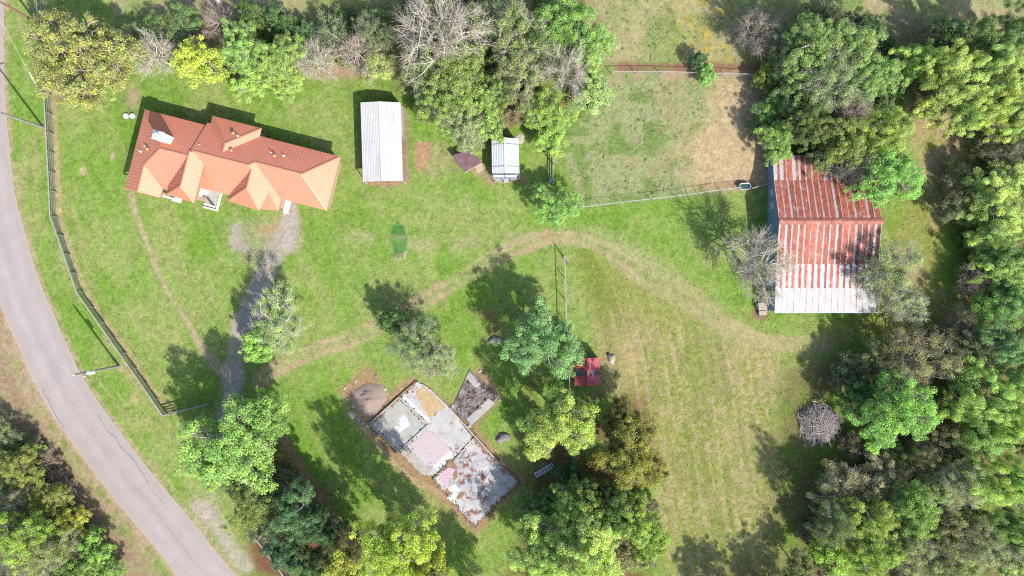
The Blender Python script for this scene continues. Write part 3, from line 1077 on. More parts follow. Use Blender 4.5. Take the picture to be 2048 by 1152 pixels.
hbox(w, 0.45, 8.0, 0.45, 8.1, 0, 2.78)
hbox(w, 0.451, 3.95, 8.1, 9.5, 0, 2.78)
hbox(w, 8.0, 15.9, 0.12, 7.0, 0, 2.779)
hbox(w, 15.9, 23.85, 0.12, 5.95, 0, 2.781)
hbox(w, 8.6, 13.85, -0.85, 0.12, 0, 2.83)
hbox(w, 5.7, 8.62, 8.1, 8.95, 0, 3.2)
hbox(w, 8.62, 8.95, 3.6, 7.02, 3.0, 4.3)
hbox(w, 8.0, 8.63, 7.0, 8.1, 0, 4.2)
hbox(w, 12.8, 16.0, 7.0, 7.8, 0, 2.78)
hbox(w, 15.9, 18.2, 5.95, 7.4, 0, 2.78)
w.build("wall", M['brick'], house)
for (u, v, wd, out) in ((2.2, 9.5, 1.5, 'v'), (7.2, 8.95, 1.4, 'v'), (11.2, 7.0, 1.5, 'v'), (14.4, 7.8, 1.6, 'v'), (17.0, 7.4, 1.2, 'v'), (21.0, 5.95, 1.6, 'v'), (23.85, 2.0, 1.4, 'u'), (23.85, 4.4, 1.2, 'u')):
    fr, gl = MB(), MB()
    if out == 'v':
        hbox(fr, u - wd / 2, u + wd / 2, v, v + 0.05, 0.9, 2.2)
        hbox(gl, u - wd / 2 + 0.08, u + wd / 2 - 0.08, v + 0.05, v + 0.062, 0.98, 2.12)
    else:
        hbox(fr, u, u + 0.05, v - wd / 2, v + wd / 2, 0.9, 2.2)
        hbox(gl, u + 0.05, u + 0.062, v - wd / 2 + 0.08, v + wd / 2 - 0.08, 0.98, 2.12)
    fo = fr.build("window", M['cream'], house)
    gl.build("pane", M['glass'], fo)
dmb = MB()
hbox(dmb, 8.63, 8.68, 7.5, 8.5, 0.15, 2.25)
dmb.build("door", M['white'], house)
po = MB()
hbox(po, 8.63, 10.15, 7.02, 9.55, 0, 0.15)
po.build("porch_slab", M['concrete'], house)
pb = MB()
hbox(pb, 8.69, 10.2, 9.55, 9.75, 0, 0.5)
hbox(pb, 10.15, 10.35, 7.05, 9.75, 0, 0.3)
pb.build("porch_wall", M['cream'], house)
pb = MB()
hbox(pb, 4.5, 5.65, 8.15, 9.9, 0, 0.16)
pb.build("side_step", M['cream'], house)
pb = MB()
hbox(pb, 18.25, 18.95, 6.0, 7.9, 0, 0.16)
pb.build("side_step", M['cream'], house)
for (u, v) in ((9.85, 9.3), (4.75, 9.6)):
    c = MB()
    c.box(hp(u, v, 1.5), (0.22, 0.22, 2.7), [HU, HV, (0, 0, 1)])
    c.build("porch_post", M['white'], house)
for (u0, v0, u1, v1, z) in ((24.34, -0.33, 24.34, 6.42, 2.73), (4.46, 8.7, 4.46, 9.85, 2.73), (0.0, 9.89, 4.4, 9.89, 2.73), (18.66, 6.4, 18.7, 7.9, 2.73), (9.34, 4.6, 9.34, 9.45, 4.27)):
    c = MB()
    c.bar(hp(u0, v0, z), hp(u1, v1, z), 0.10, 0.14)
    c.build("fascia", M['copper_cap'], house)
# chimney with steel cap
ch = MB()
hbox(ch, 3.95, 5.1, 2.55, 3.5, 3.6, 6.7)
chim = ch.build("chimney", M['cream'], house)
cc = MB()
hbox(cc, 3.88, 5.17, 2.48, 3.57, 6.7, 6.78)
cc.tube(hp(4.5, 3.0, 6.78), hp(4.5, 3.0, 7.05), 0.2, 0.2, 12)
cc.tube(hp(4.5, 3.0, 7.05), hp(4.5, 3.0, 7.12), 0.32, 0.3, 12)
cc.build("chimney_cap", M['chrome'], chim)


def roof_z(u, v):
    if u < 4 and v > u:
        return 2.8 + min(u, 4.3) * PT
    if bu0 < u < bu1 and v < 2.2:
        return max(2.8 + (v + 0.33) * PT, min(2.86 + (v - bv) * PT, 2.86 + (u - bu0) * PT, 2.86 + (bu1 - u) * PT))
    return 2.8 + (v + (0.33 if u > 8.75 else 0)) * PT


for zx, zy, kind in ((285, 515, 't'), (255, 487, 'p'), (195, 525, 'p'), (1018, 370, 't'), (1060, 397, 'p'), (1020, 530, 't'), (745, 480, 'p'), (1385, 570, 't'), (1355, 540, 'p'), (1460, 568, 'p')):
    px, py = 230 + zx / 4.357, 180 + zy / 4.357
    wpt = W(px, py, 4.3)
    u, v = (wpt - HO) @ HU, (wpt - HO) @ HV
    z = roof_z(u, v)
    c = MB()
    if kind == 'p':
        c.tube(hp(u, v, z - 0.1), hp(u, v, z + 0.45), 0.06, 0.06, 8)
        c.tube(hp(u, v, z + 0.0), hp(u, v, z + 0.1), 0.15, 0.08, 8)
        c.build("vent_pipe", M['white'], house)
    else:
        c.tube(hp(u, v, z - 0.1), hp(u, v, z + 0.25), 0.13, 0.13, 8)
        c.tube(hp(u, v, z + 0.25), hp(u, v, z + 0.36), 0.24, 0.20, 10)
        c.tube(hp(u, v, z + 0.36), hp(u, v, z + 0.42), 0.20, 0.06, 10)
        c.build("roof_vent", M['copper_cap'], house)


# ------------------------------------------------------------------ sheds
def corrugated_plane(a, b, c, d, n, amp, over=0.0):
    """Corrugated sheet between edge a->b (top) and d->c (bottom): n ribs. Returns verts, faces with box ribs across."""
    a, b, c, d = (np.array(p, float) for p in (a, b, c, d))
    nrm = np.cross(b - a, d - a)
    nrm /= np.linalg.norm(nrm)
    if nrm[2] < 0:
        nrm = -nrm
    prof = []
    for i in range(n):
        for t, h in ((0.0, 0), (0.62, 0), (0.70, 1), (0.90, 1), (0.98, 0)):
            prof.append(((i + t) / n, h))
    prof.append((1.0, 0))
    V = []
    for t, h in prof:
        V.append(a + (b - a) * t + nrm * h * amp)
    for t, h in prof:
        V.append(d + (c - d) * t + nrm * h * amp)
    m = len(prof)
    F = [(i, i + 1, m + i + 1, m + i) for i in range(m - 1)]
    # underside
    k = len(V)
    V += [a - nrm * 0.02, b - nrm * 0.02, c - nrm * 0.02, d - nrm * 0.02]
    F += [(k, k + 3, k + 2, k + 1)]
    return V, F


def gable_shed(name, label, corners_px, eave, ridge, mat, wall_mat, nrib, nsheet, open_south=False, east_wall_to=1.0):
    """Ridge along the long (north-south) side. corners_px = NW, NE, SE, SW roof corners in the photo."""
    nw, ne, se, sw = (W(x, y, eave) for x, y in corners_px)
    rn = (nw + ne) / 2
    rs = (sw + se) / 2
    rn[2] = rs[2] = ridge
    root = thing(name, label, "shed", tuple((nw + ne + se + sw) / 4 * (1, 1, 0)))
    for (e0, e1) in ((nw, sw), (ne, se)):
        for i in range(nsheet):
            t0, t1 = i / nsheet, (i + 1) / nsheet
            V, F = corrugated_plane(rn + (rs - rn) * t0, rn + (rs - rn) * t1, e0 + (e1 - e0) * t1, e0 + (e1 - e0) * t0, nrib, 0.03)
            MB().add(V, F).build("roof_sheet", mat, root)
    mb = MB()
    mb.bar(rn + (0, 0, 0.03), rs + (0, 0, 0.03), 0.34, 0.03)
    mb.build("ridge_cap", mat, root)
    ins = 0.12
    ax = (ne - nw)
    ax /= np.linalg.norm(ax)
    ay = (nw - sw)
    ay /= np.linalg.norm(ay)
    a, b, c, d = nw + ax * ins - ay * ins, ne - ax * ins - ay * ins, se - ax * ins + ay * ins, sw + ax * ins + ay * ins

    def wall(p, q, h0=0.0, h1=None, gable=False):
        m = MB()
        h1 = eave - 0.03 if h1 is None else h1
        m.bar((p[0], p[1], (h0 + h1) / 2), (q[0], q[1], (h0 + h1) / 2), 0.05, h1 - h0)
        if gable:
            mid = (np.array(p) + np.array(q)) / 2
            t = np.cross((np.array(q) - np.array(p)) * (1, 1, 0), (0, 0, 1.0))
            t = t / np.linalg.norm(t) * 0.025
            Vv = [np.array((p[0], p[1], h1)) + t, np.array((q[0], q[1], h1)) + t, np.array((mid[0], mid[1], ridge - 0.06)) + t]
            Vv += [v - 2 * t for v in Vv]
            m.add(Vv, [(0, 1, 2), (5, 4, 3), (0, 3, 4, 1), (1, 4, 5, 2), (2, 5, 3, 0)])
        return m.build("wall", wall_mat, root)

    wall(d, a)
    wall(a, b, gable=True)
    p2 = b + (c - b) * east_wall_to
    wall(b, p2)
    if not open_south:
        wall(c, d, gable=True)
    for q in (a, b, c, d):
        m = MB()
        m.bar((q[0], q[1], 0), (q[0], q[1], eave - 0.02), 0.09, 0.09)
        m.build("post", wall_mat, root)
    return root, (nw, ne, se, sw, rn, rs)


# ribs run along the ridge on these sheds: sheets laid lengthwise
def length_shed(name, label, corners_px, eave, ridge, mat, wall_mat, nsheet, open_south, east_wall_to, lap):
    nw, ne, se, sw = (W(x, y, eave) for x, y in corners_px)
    rn = (nw + ne) / 2
    rs = (sw + se) / 2
    rn[2] = rs[2] = ridge
    root = thing(name, label, "shed", tuple((nw + ne + se + sw) / 4 * (1, 1, 0)))
    laps = [0.0] + list(lap) + [1.0]
    for side, (e0, e1) in enumerate(((nw, sw), (ne, se))):
        for j in range(len(laps) - 1):
            t0, t1 = laps[j], laps[j + 1]
            lift = np.array([0, 0, 0.012 * (j % 2)])
            tA, tB = max(0, t0 - 0.004), t1
            for i in range(nsheet):
                s0, s1 = i / nsheet, (i + 1) / nsheet
                R0, R1_ = rn + (rs - rn) * tA, rn + (rs - rn) * tB
                E0, E1 = e0 + (e1 - e0) * tA, e0 + (e1 - e0) * tB
                V, F = corrugated_plane(R0 + (E0 - R0) * s0 + lift, R0 + (E0 - R0) * s1 + lift, R1_ + (E1 - R1_) * s1 + lift, R1_ + (E1 - R1_) * s0 + lift, 2, 0.035)
                MB().add(V, F).build("roof_sheet", mat, root)
    mb = MB()
    mb.bar(rn + (0, 0, 0.045), rs + (0, 0, 0.045), 0.30, 0.02)
    mb.build("ridge_cap", mat, root)
    ins = 0.10
    ax = (ne - nw)
    ax /= np.linalg.norm(ax)
    ay = (nw - sw)
    ay /= np.linalg.norm(ay)
    a, b, c, d = nw + ax * ins - ay * ins, ne - ax * ins - ay * ins, se - ax * ins + ay * ins, sw + ax * ins + ay * ins

    def wall(p, q, gable=False, h0=0.0):
        m = MB()
        h1 = eave - 0.03
        m.bar((p[0], p[1], (h0 + h1) / 2), (q[0], q[1], (h0 + h1) / 2), 0.05, h1 - h0)
        if gable:
            mid = (np.array(p) + np.array(q)) / 2
            t = np.cross((np.array(q) - np.array(p)) * (1, 1, 0), (0, 0, 1.0))
            t = t / np.linalg.norm(t) * 0.025
            Vv = [np.array((p[0], p[1], h1)) + t, np.array((q[0], q[1], h1)) + t, np.array((mid[0], mid[1], ridge - 0.06)) + t]
            Vv += [v - 2 * t for v in Vv]
            m.add(Vv, [(0, 1, 2), (5, 4, 3), (0, 3, 4, 1), (1, 4, 5, 2), (2, 5, 3, 0)])
        return m.build("wall", wall_mat, root)

    wall(d + (a - d) * 0.10, a)
    wall(a, b, True)
    wall(b, b + (c - b) * east_wall_to)
    if not open_south:
        wall(c, d, True)
    for q in (a, b, c, d):
        m = MB()
        m.bar((q[0], q[1], 0), (q[0], q[1], eave - 0.02), 0.09, 0.09)
        m.build("post", wall_mat, root)
    return root, (nw, ne, se, sw, rn, rs)


shed1, c1 = length_shed("metal_shed", "larger whitish metal roofed shed between house and bare trees", [(721, 205), (801, 205), (806, 362), (726, 364)], 2.25, 2.72,
                        M['white_metal'], M['white_metal'], 6, True, 0.40, (0.5,))
rail = MB()
rail.bar(W(809, 270, 0.9) * (1, 1, 1), W(811, 358, 0.9), 0.06, 0.12)
rail.build("side_rail", M['old_wood'], shed1)
shed2, c2 = length_shed("metal_shed", "small bluish white metal shed with open frame at its front", [(983, 277), (1037, 277), (1039, 347), (984, 347)], 1.95, 2.4,
                        M['blue_white_metal'], M['blue_white_metal'], 4, False, 1.0, (0.17, 0.80))
for t in (0.17, 0.80):
    for e0, e1 in ((c2[0], c2[3]), (c2[1], c2[2])):
        m = MB()
        m.bar(c2[4] + (c2[5] - c2[4]) * t + (0, 0, 0.05), e0 + (e1 - e0) * t + (0, 0, 0.05), 0.05, 0.02)
        m.build("trim", M['dark_metal'], shed2)
sw, se = c2[3], c2[2]
# open lean frame at the south
m = MB()
dn = np.array([0, -0.62, 0])
for p in (sw, (sw + se) / 2, se):
    m.bar(p + dn * 0.05 + (0, 0, 0.05), p + dn + (0, 0, -0.15), 0.05, 0.05)
m.bar(sw + dn * 0.05 + (0, 0, 0.03), se + dn * 0.05 + (0, 0, 0.03), 0.06, 0.06)
m.bar(sw + dn + (0, 0, -0.14), se + dn + (0, 0, -0.14), 0.05, 0.05)
for p in (sw, (sw * 2 + se) / 3, (sw + se * 2) / 3, se):
    q = p + dn
    m.bar((q[0], q[1], 0), (q[0], q[1], 1.8), 0.05, 0.05)
m.build("frame", M['dark_metal'], shed2)
m = MB()
m.bar(sw + (0.15, -0.33, -0.75), se + (-0.3, -0.33, -0.75), 0.45, 0.9)
m.build("bin", M['blue_white_metal'], shed2)
tag(MB().box(W(997, 361, 0.2), (0.9, 0.35, 0.4)).build("crate", M['pale_stone']), "low pale crate on the soil before the small white shed", "crate")
tag(MB().box(W(1012, 362, 0.15), (0.6, 0.35, 0.3)).build("bin", M['steel']), "grey metal bin on the soil before the small white shed", "bin")

# low plum coloured hut with pale ramp
hut = thing("animal_hut", "low hut with dark plum corrugated roof beside small white shed", "hut", tuple(W(935, 322, 0)))
q = [W(905, 312, 1.25), W(940, 297, 1.25), W(963, 326, 1.0), W(930, 345, 1.0)]
for i in range(6):
    t0, t1 = i / 6, (i + 1) / 6
    V, F = corrugated_plane(q[0] + (q[1] - q[0]) * t0, q[0] + (q[1] - q[0]) * t1, q[3] + (q[2] - q[3]) * t1, q[3] + (q[2] - q[3]) * t0, 2, 0.03)
    MB().add(V, F).build("roof_sheet", M['plum'], hut)
cen = sum(q) / 4
wl = MB()
qi = [cen + (p - cen) * 0.9 for p in q]
for a, b in ((0, 1), (1, 2), (2, 3), (3, 0)):
    p0, p1 = qi[a], qi[b]
    wl.plate([p0 - (0, 0, 0.04), p1 - (0, 0, 0.04), (p1[0], p1[1], 0), (p0[0], p0[1], 0)], 0.04)
wl.build("wall", M['old_wood'], hut)
m = MB()
m.bar(q[2] + (0, 0, 0.0) , q[3] + (0, 0, 0.0), 0.10, 0.10)
m.build("front_beam", M['pale_wood'], hut)
m = MB()
m.bar(q[0] + (0.03, -0.02, 0.05), q[0] + (q[1] - q[0]) * 0.28 + (0, 0, 0.05), 0.14, 0.05)
m.build("roof_edge", M['dark_metal'], hut)
tag(MB().prism([W(949, 336)[:2], W(964, 327)[:2], W(971, 337)[:2], W(956, 347)[:2]], 0.0, 0.22).build("doorstep", M['pale_wood']),
    "pale wooden platform in front of the plum roofed hut", "platform")

# red roofed shed under the tree
red = thing("pump_shed", "small shed with bright red metal gable roof by the fence line", "shed", tuple(W(1176, 742, 0)))
re_, rr_ = 1.9, 2.5
nw, ne, se, sw = W(1150, 716, re_), W(1200, 715, re_), W(1201, 770, re_), W(1149, 771, re_)
rn, rs = (nw + ne) / 2, (sw + se) / 2
rn[2] = rs[2] = rr_
for e0, e1 in ((nw, sw), (ne, se)):
    for i in range(4):
        t0, t1 = i / 4, (i + 1) / 4
        V, F = corrugated_plane(rn + (rs - rn) * t0, rn + (rs - rn) * t1, e0 + (e1 - e0) * t1, e0 + (e1 - e0) * t0, 3, 0.03)
        MB().add(V, F).build("roof_sheet", M['red_metal'], red)
MB().bar(rn + (0, 0, 0.04), rs + (0, 0, 0.04), 0.25, 0.02).build("ridge_cap", M['red_metal'], red)
mb = MB()
for p, q_ in ((nw, ne), (ne, se), (se, sw), (sw, nw)):
    c = (nw + ne + se + sw) / 4
    p0, p1 = c + (p - c) * 0.94, c + (q_ - c) * 0.94
    mb.plate([(p0[0], p0[1], re_), (p1[0], p1[1], re_), (p1[0], p1[1], 0), (p0[0], p0[1], 0)], 0.04)
mb.build("wall", M['red_metal'], red)
e = rn + (rs - rn) * 0.5
f0 = ne + (se - ne) * 0.48
f1 = ne + (se - ne) * 0.62
MB().plate([rn + (rs - rn) * 0.48 + (0, 0, .05), f0 + (0, 0, .05), f1 + (0, 0, .05), rn + (rs - rn) * 0.62 + (0, 0, .05)], 0.012).build("tar_patch", M['black_tarp'], red)
MB().plate([nw + (sw - nw) * 0.40 + (0.1, 0, .09), rn + (rs - rn) * 0.40 + (-0.3, 0, .0), rn + (rs - rn) * 0.62 + (-0.3, 0, .0), nw + (sw - nw) * 0.66 + (0.1, 0, .09)], 0.012).build("tar_patch", M['black_tarp'], red)

# ------------------------------------------------------------------ the rusty barn
barn = thing("barn", "big old barn with rusty corrugated metal roof", "barn", tuple(W(1650, 470, 0)))
BX0, BX1 = (1535 - 1024) / 16.0, 705 / 16.0                 # west and east walls


def by(py, h):
    return (576 - py) / 16.0 * (CAM_H - h) / CAM_H


prof = [(312, 2.1), (362, 2.5), (442, 4.1), (527, 3.25), (575, 3.0), (623, 2.72)]
prof = [(by(p, h), h) for p, h in prof]


def sheet_mesh(width, y0, z0, y1, z1, waves, over=0.08):
    """A corrugated sheet from the upper edge (y0,z0) to the lower (y1,z1), local x from 0 to width; UV across/along."""
    n = waves * 4
    V, UV = [], []
    L = math.hypot(y1 - y0, z1 - z0)
    dy, dz = (y1 - y0) / L, (z1 - z0) / L
    rows = [(0.0, 0), (L + over, 1)]
    for s, tv in rows:
        for i in range(n + 1):
            t = i / n
            h = 0.018 * math.sin(2 * math.pi * waves * t)
            V.append((t * width, y0 + dy * s - abs(dz) * 0 + 0, z0 + dz * s + h + 0.012 * (1 - tv) * 0))
            UV.append((t, tv))
    F = np.array([(i, i + 1, n + 1 + i + 1, n + 1 + i) for i in range(n)])
    return V, F, UV


def lay_sheets(px_h0, px_h1, mats, width, waves, lift, skip=()):
    (y0, z0), (y1, z1) = px_h0, px_h1
    V, F, UV = sheet_mesh(width * 1.03, y0, z0 + lift, y1, z1 + lift, waves)
    me = make_mesh("roof_sheet", np.array(V) - (0, 0, 0), F, True)
    if me.polygons[0].normal.z < 0:
        me.flip_normals()
    uvl = me.uv_layers.new(name="UVMap")
    li = np.empty(len(me.loops), np.int32)
    me.loops.foreach_get("vertex_index", li)
    uvl.data.foreach_set("uv", np.array(UV, np.float32)[li].ravel())
    me.materials.append(mats[0])
    n = int(round((BX1 - BX0 + 0.3) / width))
    for i in range(n):
        if i in skip:
            continue
        o = bpy.data.objects.new("roof_sheet", me)
        COL.objects.link(o)
        o.parent = barn
        o.location = (BX0 - 0.15 + i * width - barn.location.x, -barn.location.y, 0.006 * (i % 2))
        o.material_slots[0].link = 'OBJECT'
        mt = mats[(i * 7 + i // 3) % len(mats)]
        o.material_slots[0].material = mt


lay_sheets(prof[2], prof[1], [M['rust_full'], M['rust_full'], M['rust_full'], M['rust_full'], M['rust_full'], M['rust_full'], M['rust_half']], 0.76, 6, 0.03, ())
lay_sheets(prof[1], prof[0], [M['rust_half'], M['rust_full'], M['rust_half'], M['rust_half'], M['rust_full']], 0.76, 6, 0.0)
lay_sheets(prof[2], prof[3], [M['rust_full']], 0.76, 6, 0.03)
lay_sheets(prof[3], prof[4], [M['rust_half']], 0.76, 6, 0.0)
lay_sheets(prof[4], prof[5], [M['galv']], 0.76, 6, -0.03)
ry = prof[2][0]
ncap = 6
for i in range(ncap):
    x0 = BX0 - 0.17 + (BX1 - BX0 + 0.34) * i / ncap
    x1 = BX0 - 0.17 + (BX1 - BX0 + 0.34) * (i + 1) / ncap - 0.01
    z = prof[2][1] + 0.10 + 0.006 * (i % 2)
    m = MB()
    m.plate([(x0, ry, z), (x1, ry, z), (x1, ry - 0.42, z - 0.10), (x0, ry - 0.42, z - 0.10)], 0.012)
    m.plate([(x0, ry, z), (x1, ry, z), (x1, ry + 0.30, z - 0.10), (x0, ry + 0.30, z - 0.10)], 0.012)
    m.build("ridge_cap", M['rust_cap'], barn)
# gable end walls and long walls
for x, mt in ((BX0, M['blue_wall']), (BX1 - 0.05, M['steel'])):
    m = MB()
    P = [(x, y, z - 0.06) for y, z in prof] + [(x, prof[-1][0] + 0.1, 0), (x, prof[0][0] - 0.1, 0)]
    n = len(P)
    V = P + [(a + 0.06, b, c) for a, b, c in P]
    F = [tuple(range(n)), tuple(range(2 * n - 1, n - 1, -1))] + [(i, n + i, n + (i + 1) % n, (i + 1) % n) for i in range(n)]
    m.add(V, F)
    wo_ = m.build("wall", mt, barn)
    if x == BX0:
        r = MB()
        yy = prof[-1][0] + 0.3
        while yy < prof[0][0] - 0.2:
            zt = np.interp(-yy, [-p[0] for p in prof], [p[1] for p in prof]) - 0.1
            r.bar((x - 0.02, yy, 0.02), (x - 0.02, yy, zt), 0.04, 0.05, up=(1, 0, 0))
            yy += 0.3
        r.build("wall_rib", mt, wo_)["kind"] = "stuff"
        for py in (385, 412):
            p = W(1544, py, 1.5)
            fr = MB().box((x - 0.05, p[1], 1.5), (0.05, 0.65, 1.0)).build("window", M['white'], barn)
            MB().box((x - 0.079, p[1], 1.5), (0.01, 0.5, 0.85)).build("pane", M['chrome'], fr)
for y, z in ((prof[0][0] - 0.12, prof[0][1]), (prof[-1][0] + 0.12, prof[-1][1])):
    m = MB()
    m.box(((BX0 + BX1) / 2, y, (z - 0.1) / 2), (BX1 - BX0 - 0.14, 0.05, z - 0.1))
    m.build("wall", M['old_wood'], barn)
m = MB()
m.bar((BX0 - 0.15, prof[-1][0] - 0.12, prof[-1][1] - 0.09), (BX1 + 0.1, prof[-1][0] - 0.12, prof[-1][1] - 0.09), 0.12, 0.10)
m.build("gutter", M['steel'], barn)

# ------------------------------------------------------------------ the old house slab
def C8(x, y):
    return 660 + x / 3.114, 710 + y / 3.114


def slab_poly(pts, h):
    return [tuple(W(*C8(x, y), h)[:2]) for x, y in pts]


slab = thing("foundation_slab", "bare concrete foundation of a demolished house with patchy floors", "foundation", tuple(W(890, 910, 0)))


JR = np.random.default_rng(31)


def jag(pts, amp, step=11.0):
    out = []
    n = len(pts)
    for i in range(n):
        a, b = np.array(pts[i], float), np.array(pts[(i + 1) % n], float)
        k = max(1, int(np.linalg.norm(b - a) / step))
        for j in range(k):
            out.append(tuple(a + (b - a) * j / k + JR.normal(0, amp, 2)))
    return out


def sp(name, pts, z0, z1, mat):
    pts = jag(pts, {'slab': 1.4, 'floor': 0.8, 'pink_floor': 2.2, 'white_patch': 1.6}.get(name, 3.2))
    return MB().prism(slab_poly(pts, z1), z0, z1).build(name, mat, slab)


sp("slab", [(250, 430), (540, 165), (612, 200), (742, 325), (885, 512), (800, 610), (720, 700), (660, 740), (610, 750), (430, 605)], 0.0, 0.16, M['slab'])
sp("slab", [(889, 517), (1062, 682), (1178, 790), (902, 1075), (702, 855), (640, 772), (664, 744), (724, 704), (804, 614)], 0.0, 0.165, M['slab_brown'])
sp("floor", [(264, 417), (432, 268), (583, 430), (425, 588)], 0.161, 0.172, M['slab_grey'])
sp("floor_patch", [(400, 450), (440, 440), (430, 385), (470, 375), (500, 440), (470, 455), (450, 480), (415, 490)], 0.173, 0.18, M['white_floor'])
for a, b in (((250, 432), (428, 604)), ((428, 604), (612, 432)), ((432, 262), (600, 425)), ((250, 425), (430, 262)), ((742, 328), (1060, 680))):
    p, q_ = W(*C8(*a), 0.22), W(*C8(*b), 0.22)
    MB().bar(p * (1, 1, 0) + (0, 0, 0.22), q_ * (1, 1, 0) + (0, 0, 0.22), 0.16, 0.12).build("curb", M['concrete'], slab)
sp("subfloor", [(535, 225), (590, 192), (722, 322), (692, 352), (672, 340), (622, 392), (596, 350), (572, 332)], 0.161, 0.18, M['plywood'])
sp("floor_strip", [(447, 255), (480, 262), (540, 320), (612, 400), (596, 420), (520, 345), (440, 262)], 0.161, 0.178, M['white_floor'])
# pink tiles: one mesh of small tiles with open joints
tm = MB()
ta, tb, tcn = np.array(W(*C8(495, 560), .17)), np.array(W(*C8(618, 462), .17)), np.array(W(*C8(632, 692), .17))
e1, e2 = (tb - ta), (tcn - ta)
n1, n2 = 10, 12
rj = np.random.default_rng(3)
for i in range(n1):
    for j in range(n2):
        if i >= 8 and j <= 1 and i - j > 8:
            continue
        if rj.random() < 0.02:
            continue
        c = ta + e1 * (i + 0.5) / n1 + e2 * (j + 0.5) / n2
        g = 0.493
        z = 0.18 + 0.004 * rj.random()
        P = [c + e1 / n1 * a * g + e2 / n2 * b * g for a, b in ((-1, -1), (1, -1), (1, 1), (-1, 1))]
        tm.prism([p[:2] for p in P], 0.166, z)
to = tm.build("tile", M['pink_tile'], slab)
to["kind"] = "stuff"
sp("floor_strip", [(447, 612), (490, 580), (640, 722), (584, 752)], 0.161, 0.175, M['slab_grey'])
sp("floor_patch", [(640, 692), (736, 586), (776, 620), (770, 640), (720, 660), (700, 700), (662, 728)], 0.161, 0.178, M['white_floor'])
sp("pink_floor", [(680, 775), (702, 745), (705, 722), (745, 702), (780, 710), (765, 745), (735, 775), (737, 800), (717, 820)], 0.166, 0.185, M['pink'])
sp("white_patch", [(735, 835), (775, 806), (812, 842), (770, 861)], 0.166, 0.186, M['white'])
sp("white_patch", [(728, 890), (772, 863), (800, 862), (782, 900), (780, 930)], 0.166, 0.184, M['white'])
sp("dirt_patch", [(664, 742), (720, 690), (735, 645), (765, 650), (790, 700), (800, 750), (770, 790), (760, 740), (742, 704), (700, 724)], 0.166, 0.182, M['brown_dirt'])
sp("dirt_patch", [(700, 848), (730, 830), (760, 862), (726, 886)], 0.166, 0.181, M['brown_dirt'])
sp("dirt_patch", [(790, 900), (806, 850), (835, 855), (828, 885)], 0.166, 0.181, M['brown_dirt'])

burnt = thing("foundation_slab", "smaller dark littered concrete slab northeast of the big foundation", "foundation", tuple(W(950, 800, 0)))
MB().prism(slab_poly([(868, 92), (1052, 250), (885, 447), (760, 330)], 0.1), 0.0, 0.10).build("slab", M['slab_dark'], burnt)
MB().prism(slab_poly([(880, 440), (1030, 300), (985, 270), (850, 400)], 0.12), 0.102, 0.118).build("floor_patch", M['slab_grey'], burnt)
MB().prism(slab_poly([(870, 110), (940, 180), (915, 215), (845, 140)], 0.12), 0.102, 0.119).build("floor_patch", M['slab_grey'], burnt)
r = np.random.default_rng(5)
for i in range(26):
    x, y = 780 + r.random() * 200, 170 + r.random() * 200
    if sdpoly(np.array([x]), np.array([y]), [(868, 112), (1032, 250), (885, 427), (780, 330)])[0] > 0:
        continue
    p = W(*C8(x, y), 0.1)
    a = r.random() * 3.14
    s = 0.12 + 0.3 * r.random()
    ax = [(math.cos(a), math.sin(a), 0), (-math.sin(a), math.cos(a), 0), (0, 0, 1)]
    tag(MB().box(p + (0, 0, 0.05), (s, s * 0.7, 0.12), ax).build("rubble", M['stone'] if r.random() < 0.5 else M['slab_dark']), "loose chunk of rubble lying on the dark littered slab", "rubble", "rubble on the dark slab")


# ------------------------------------------------------------------ small blobs: stones, mounds
def blob(name, c, rad, seed, mat, rough=0.25, rings=8, seg=14, flat=0.7, parent=None):
    """Uneven rounded mass resting on the ground."""
    rr = np.random.default_rng(seed)
    V, F = [], []
    ph = rr.random(6) * 6.28
    for i in range(rings + 1):
        th = math.pi * 0.5 * i / rings
        for j in range(seg):
            a = 2 * math.pi * j / seg
            k = 1 + rough * (0.5 * math.sin(2 * a + ph[0]) + 0.4 * math.sin(3 * a + ph[1] + th * 2) + 0.3 * math.sin(5 * a + ph[2] - th * 3)) + rough * 0.35 * (rr.random() - 0.5)
            V.append((c[0] + rad[0] * k * math.cos(a) * math.cos(th), c[1] + rad[1] * k * math.sin(a) * math.cos(th), c[2] - 0.02 + rad[2] * math.sin(th) * (1 + 0.3 * rough * (rr.random() - 0.5))))
    for i in range(rings):
        for j in range(seg):
            F.append((i * seg + j, i * seg + (j + 1) % seg, (i + 1) * seg + (j + 1) % seg, (i + 1) * seg + j))
    return MB().add(V, F).build(name, mat, parent, True)


pile = thing("gravel_pile", "broad heap of grey brown gravel with dark hollow beside the foundation", "gravel pile", tuple(W(735, 795, 0)))
rr = np.random.default_rng(9)
V, F = [], []
nr, ns = 22, 40
for i in range(nr + 1):
    for j in range(ns):
        a = 2 * math.pi * j / ns
        t = i / nr
        k = 1 + 0.10 * math.sin(2 * a + 0.6) + 0.06 * math.sin(3 * a + 2) + 0.04 * math.sin(7 * a)
        x, y = 2.25 * k * t * math.cos(a + 0.6), 1.95 * k * t * math.sin(a + 0.6)
        z = 0.62 * max(0, 1 - t) ** 0.8 + 0.04 * rr.random() * (1 - t)
        d = math.hypot((x + 0.15) / 0.95, (y - 0.35) / 0.45)
        z -= 0.22 * math.exp(-d * d)
        V.append((W(738, 798, 0)[0] + x, W(738, 798, 0)[1] + y, z))
for i in range(nr):
    for j in range(ns):
        F.append((i * ns + j, (i + 1) * ns + j, (i + 1) * ns + (j + 1) % ns, i * ns + (j + 1) % ns))
MB().add(V, F).build("heap", M['gravel'], pile, True)
blob("dark_gravel", W(735, 789, 0.34), (0.85, 0.38, 0.12), 14, M['dark_gravel'], 0.5, parent=pile)

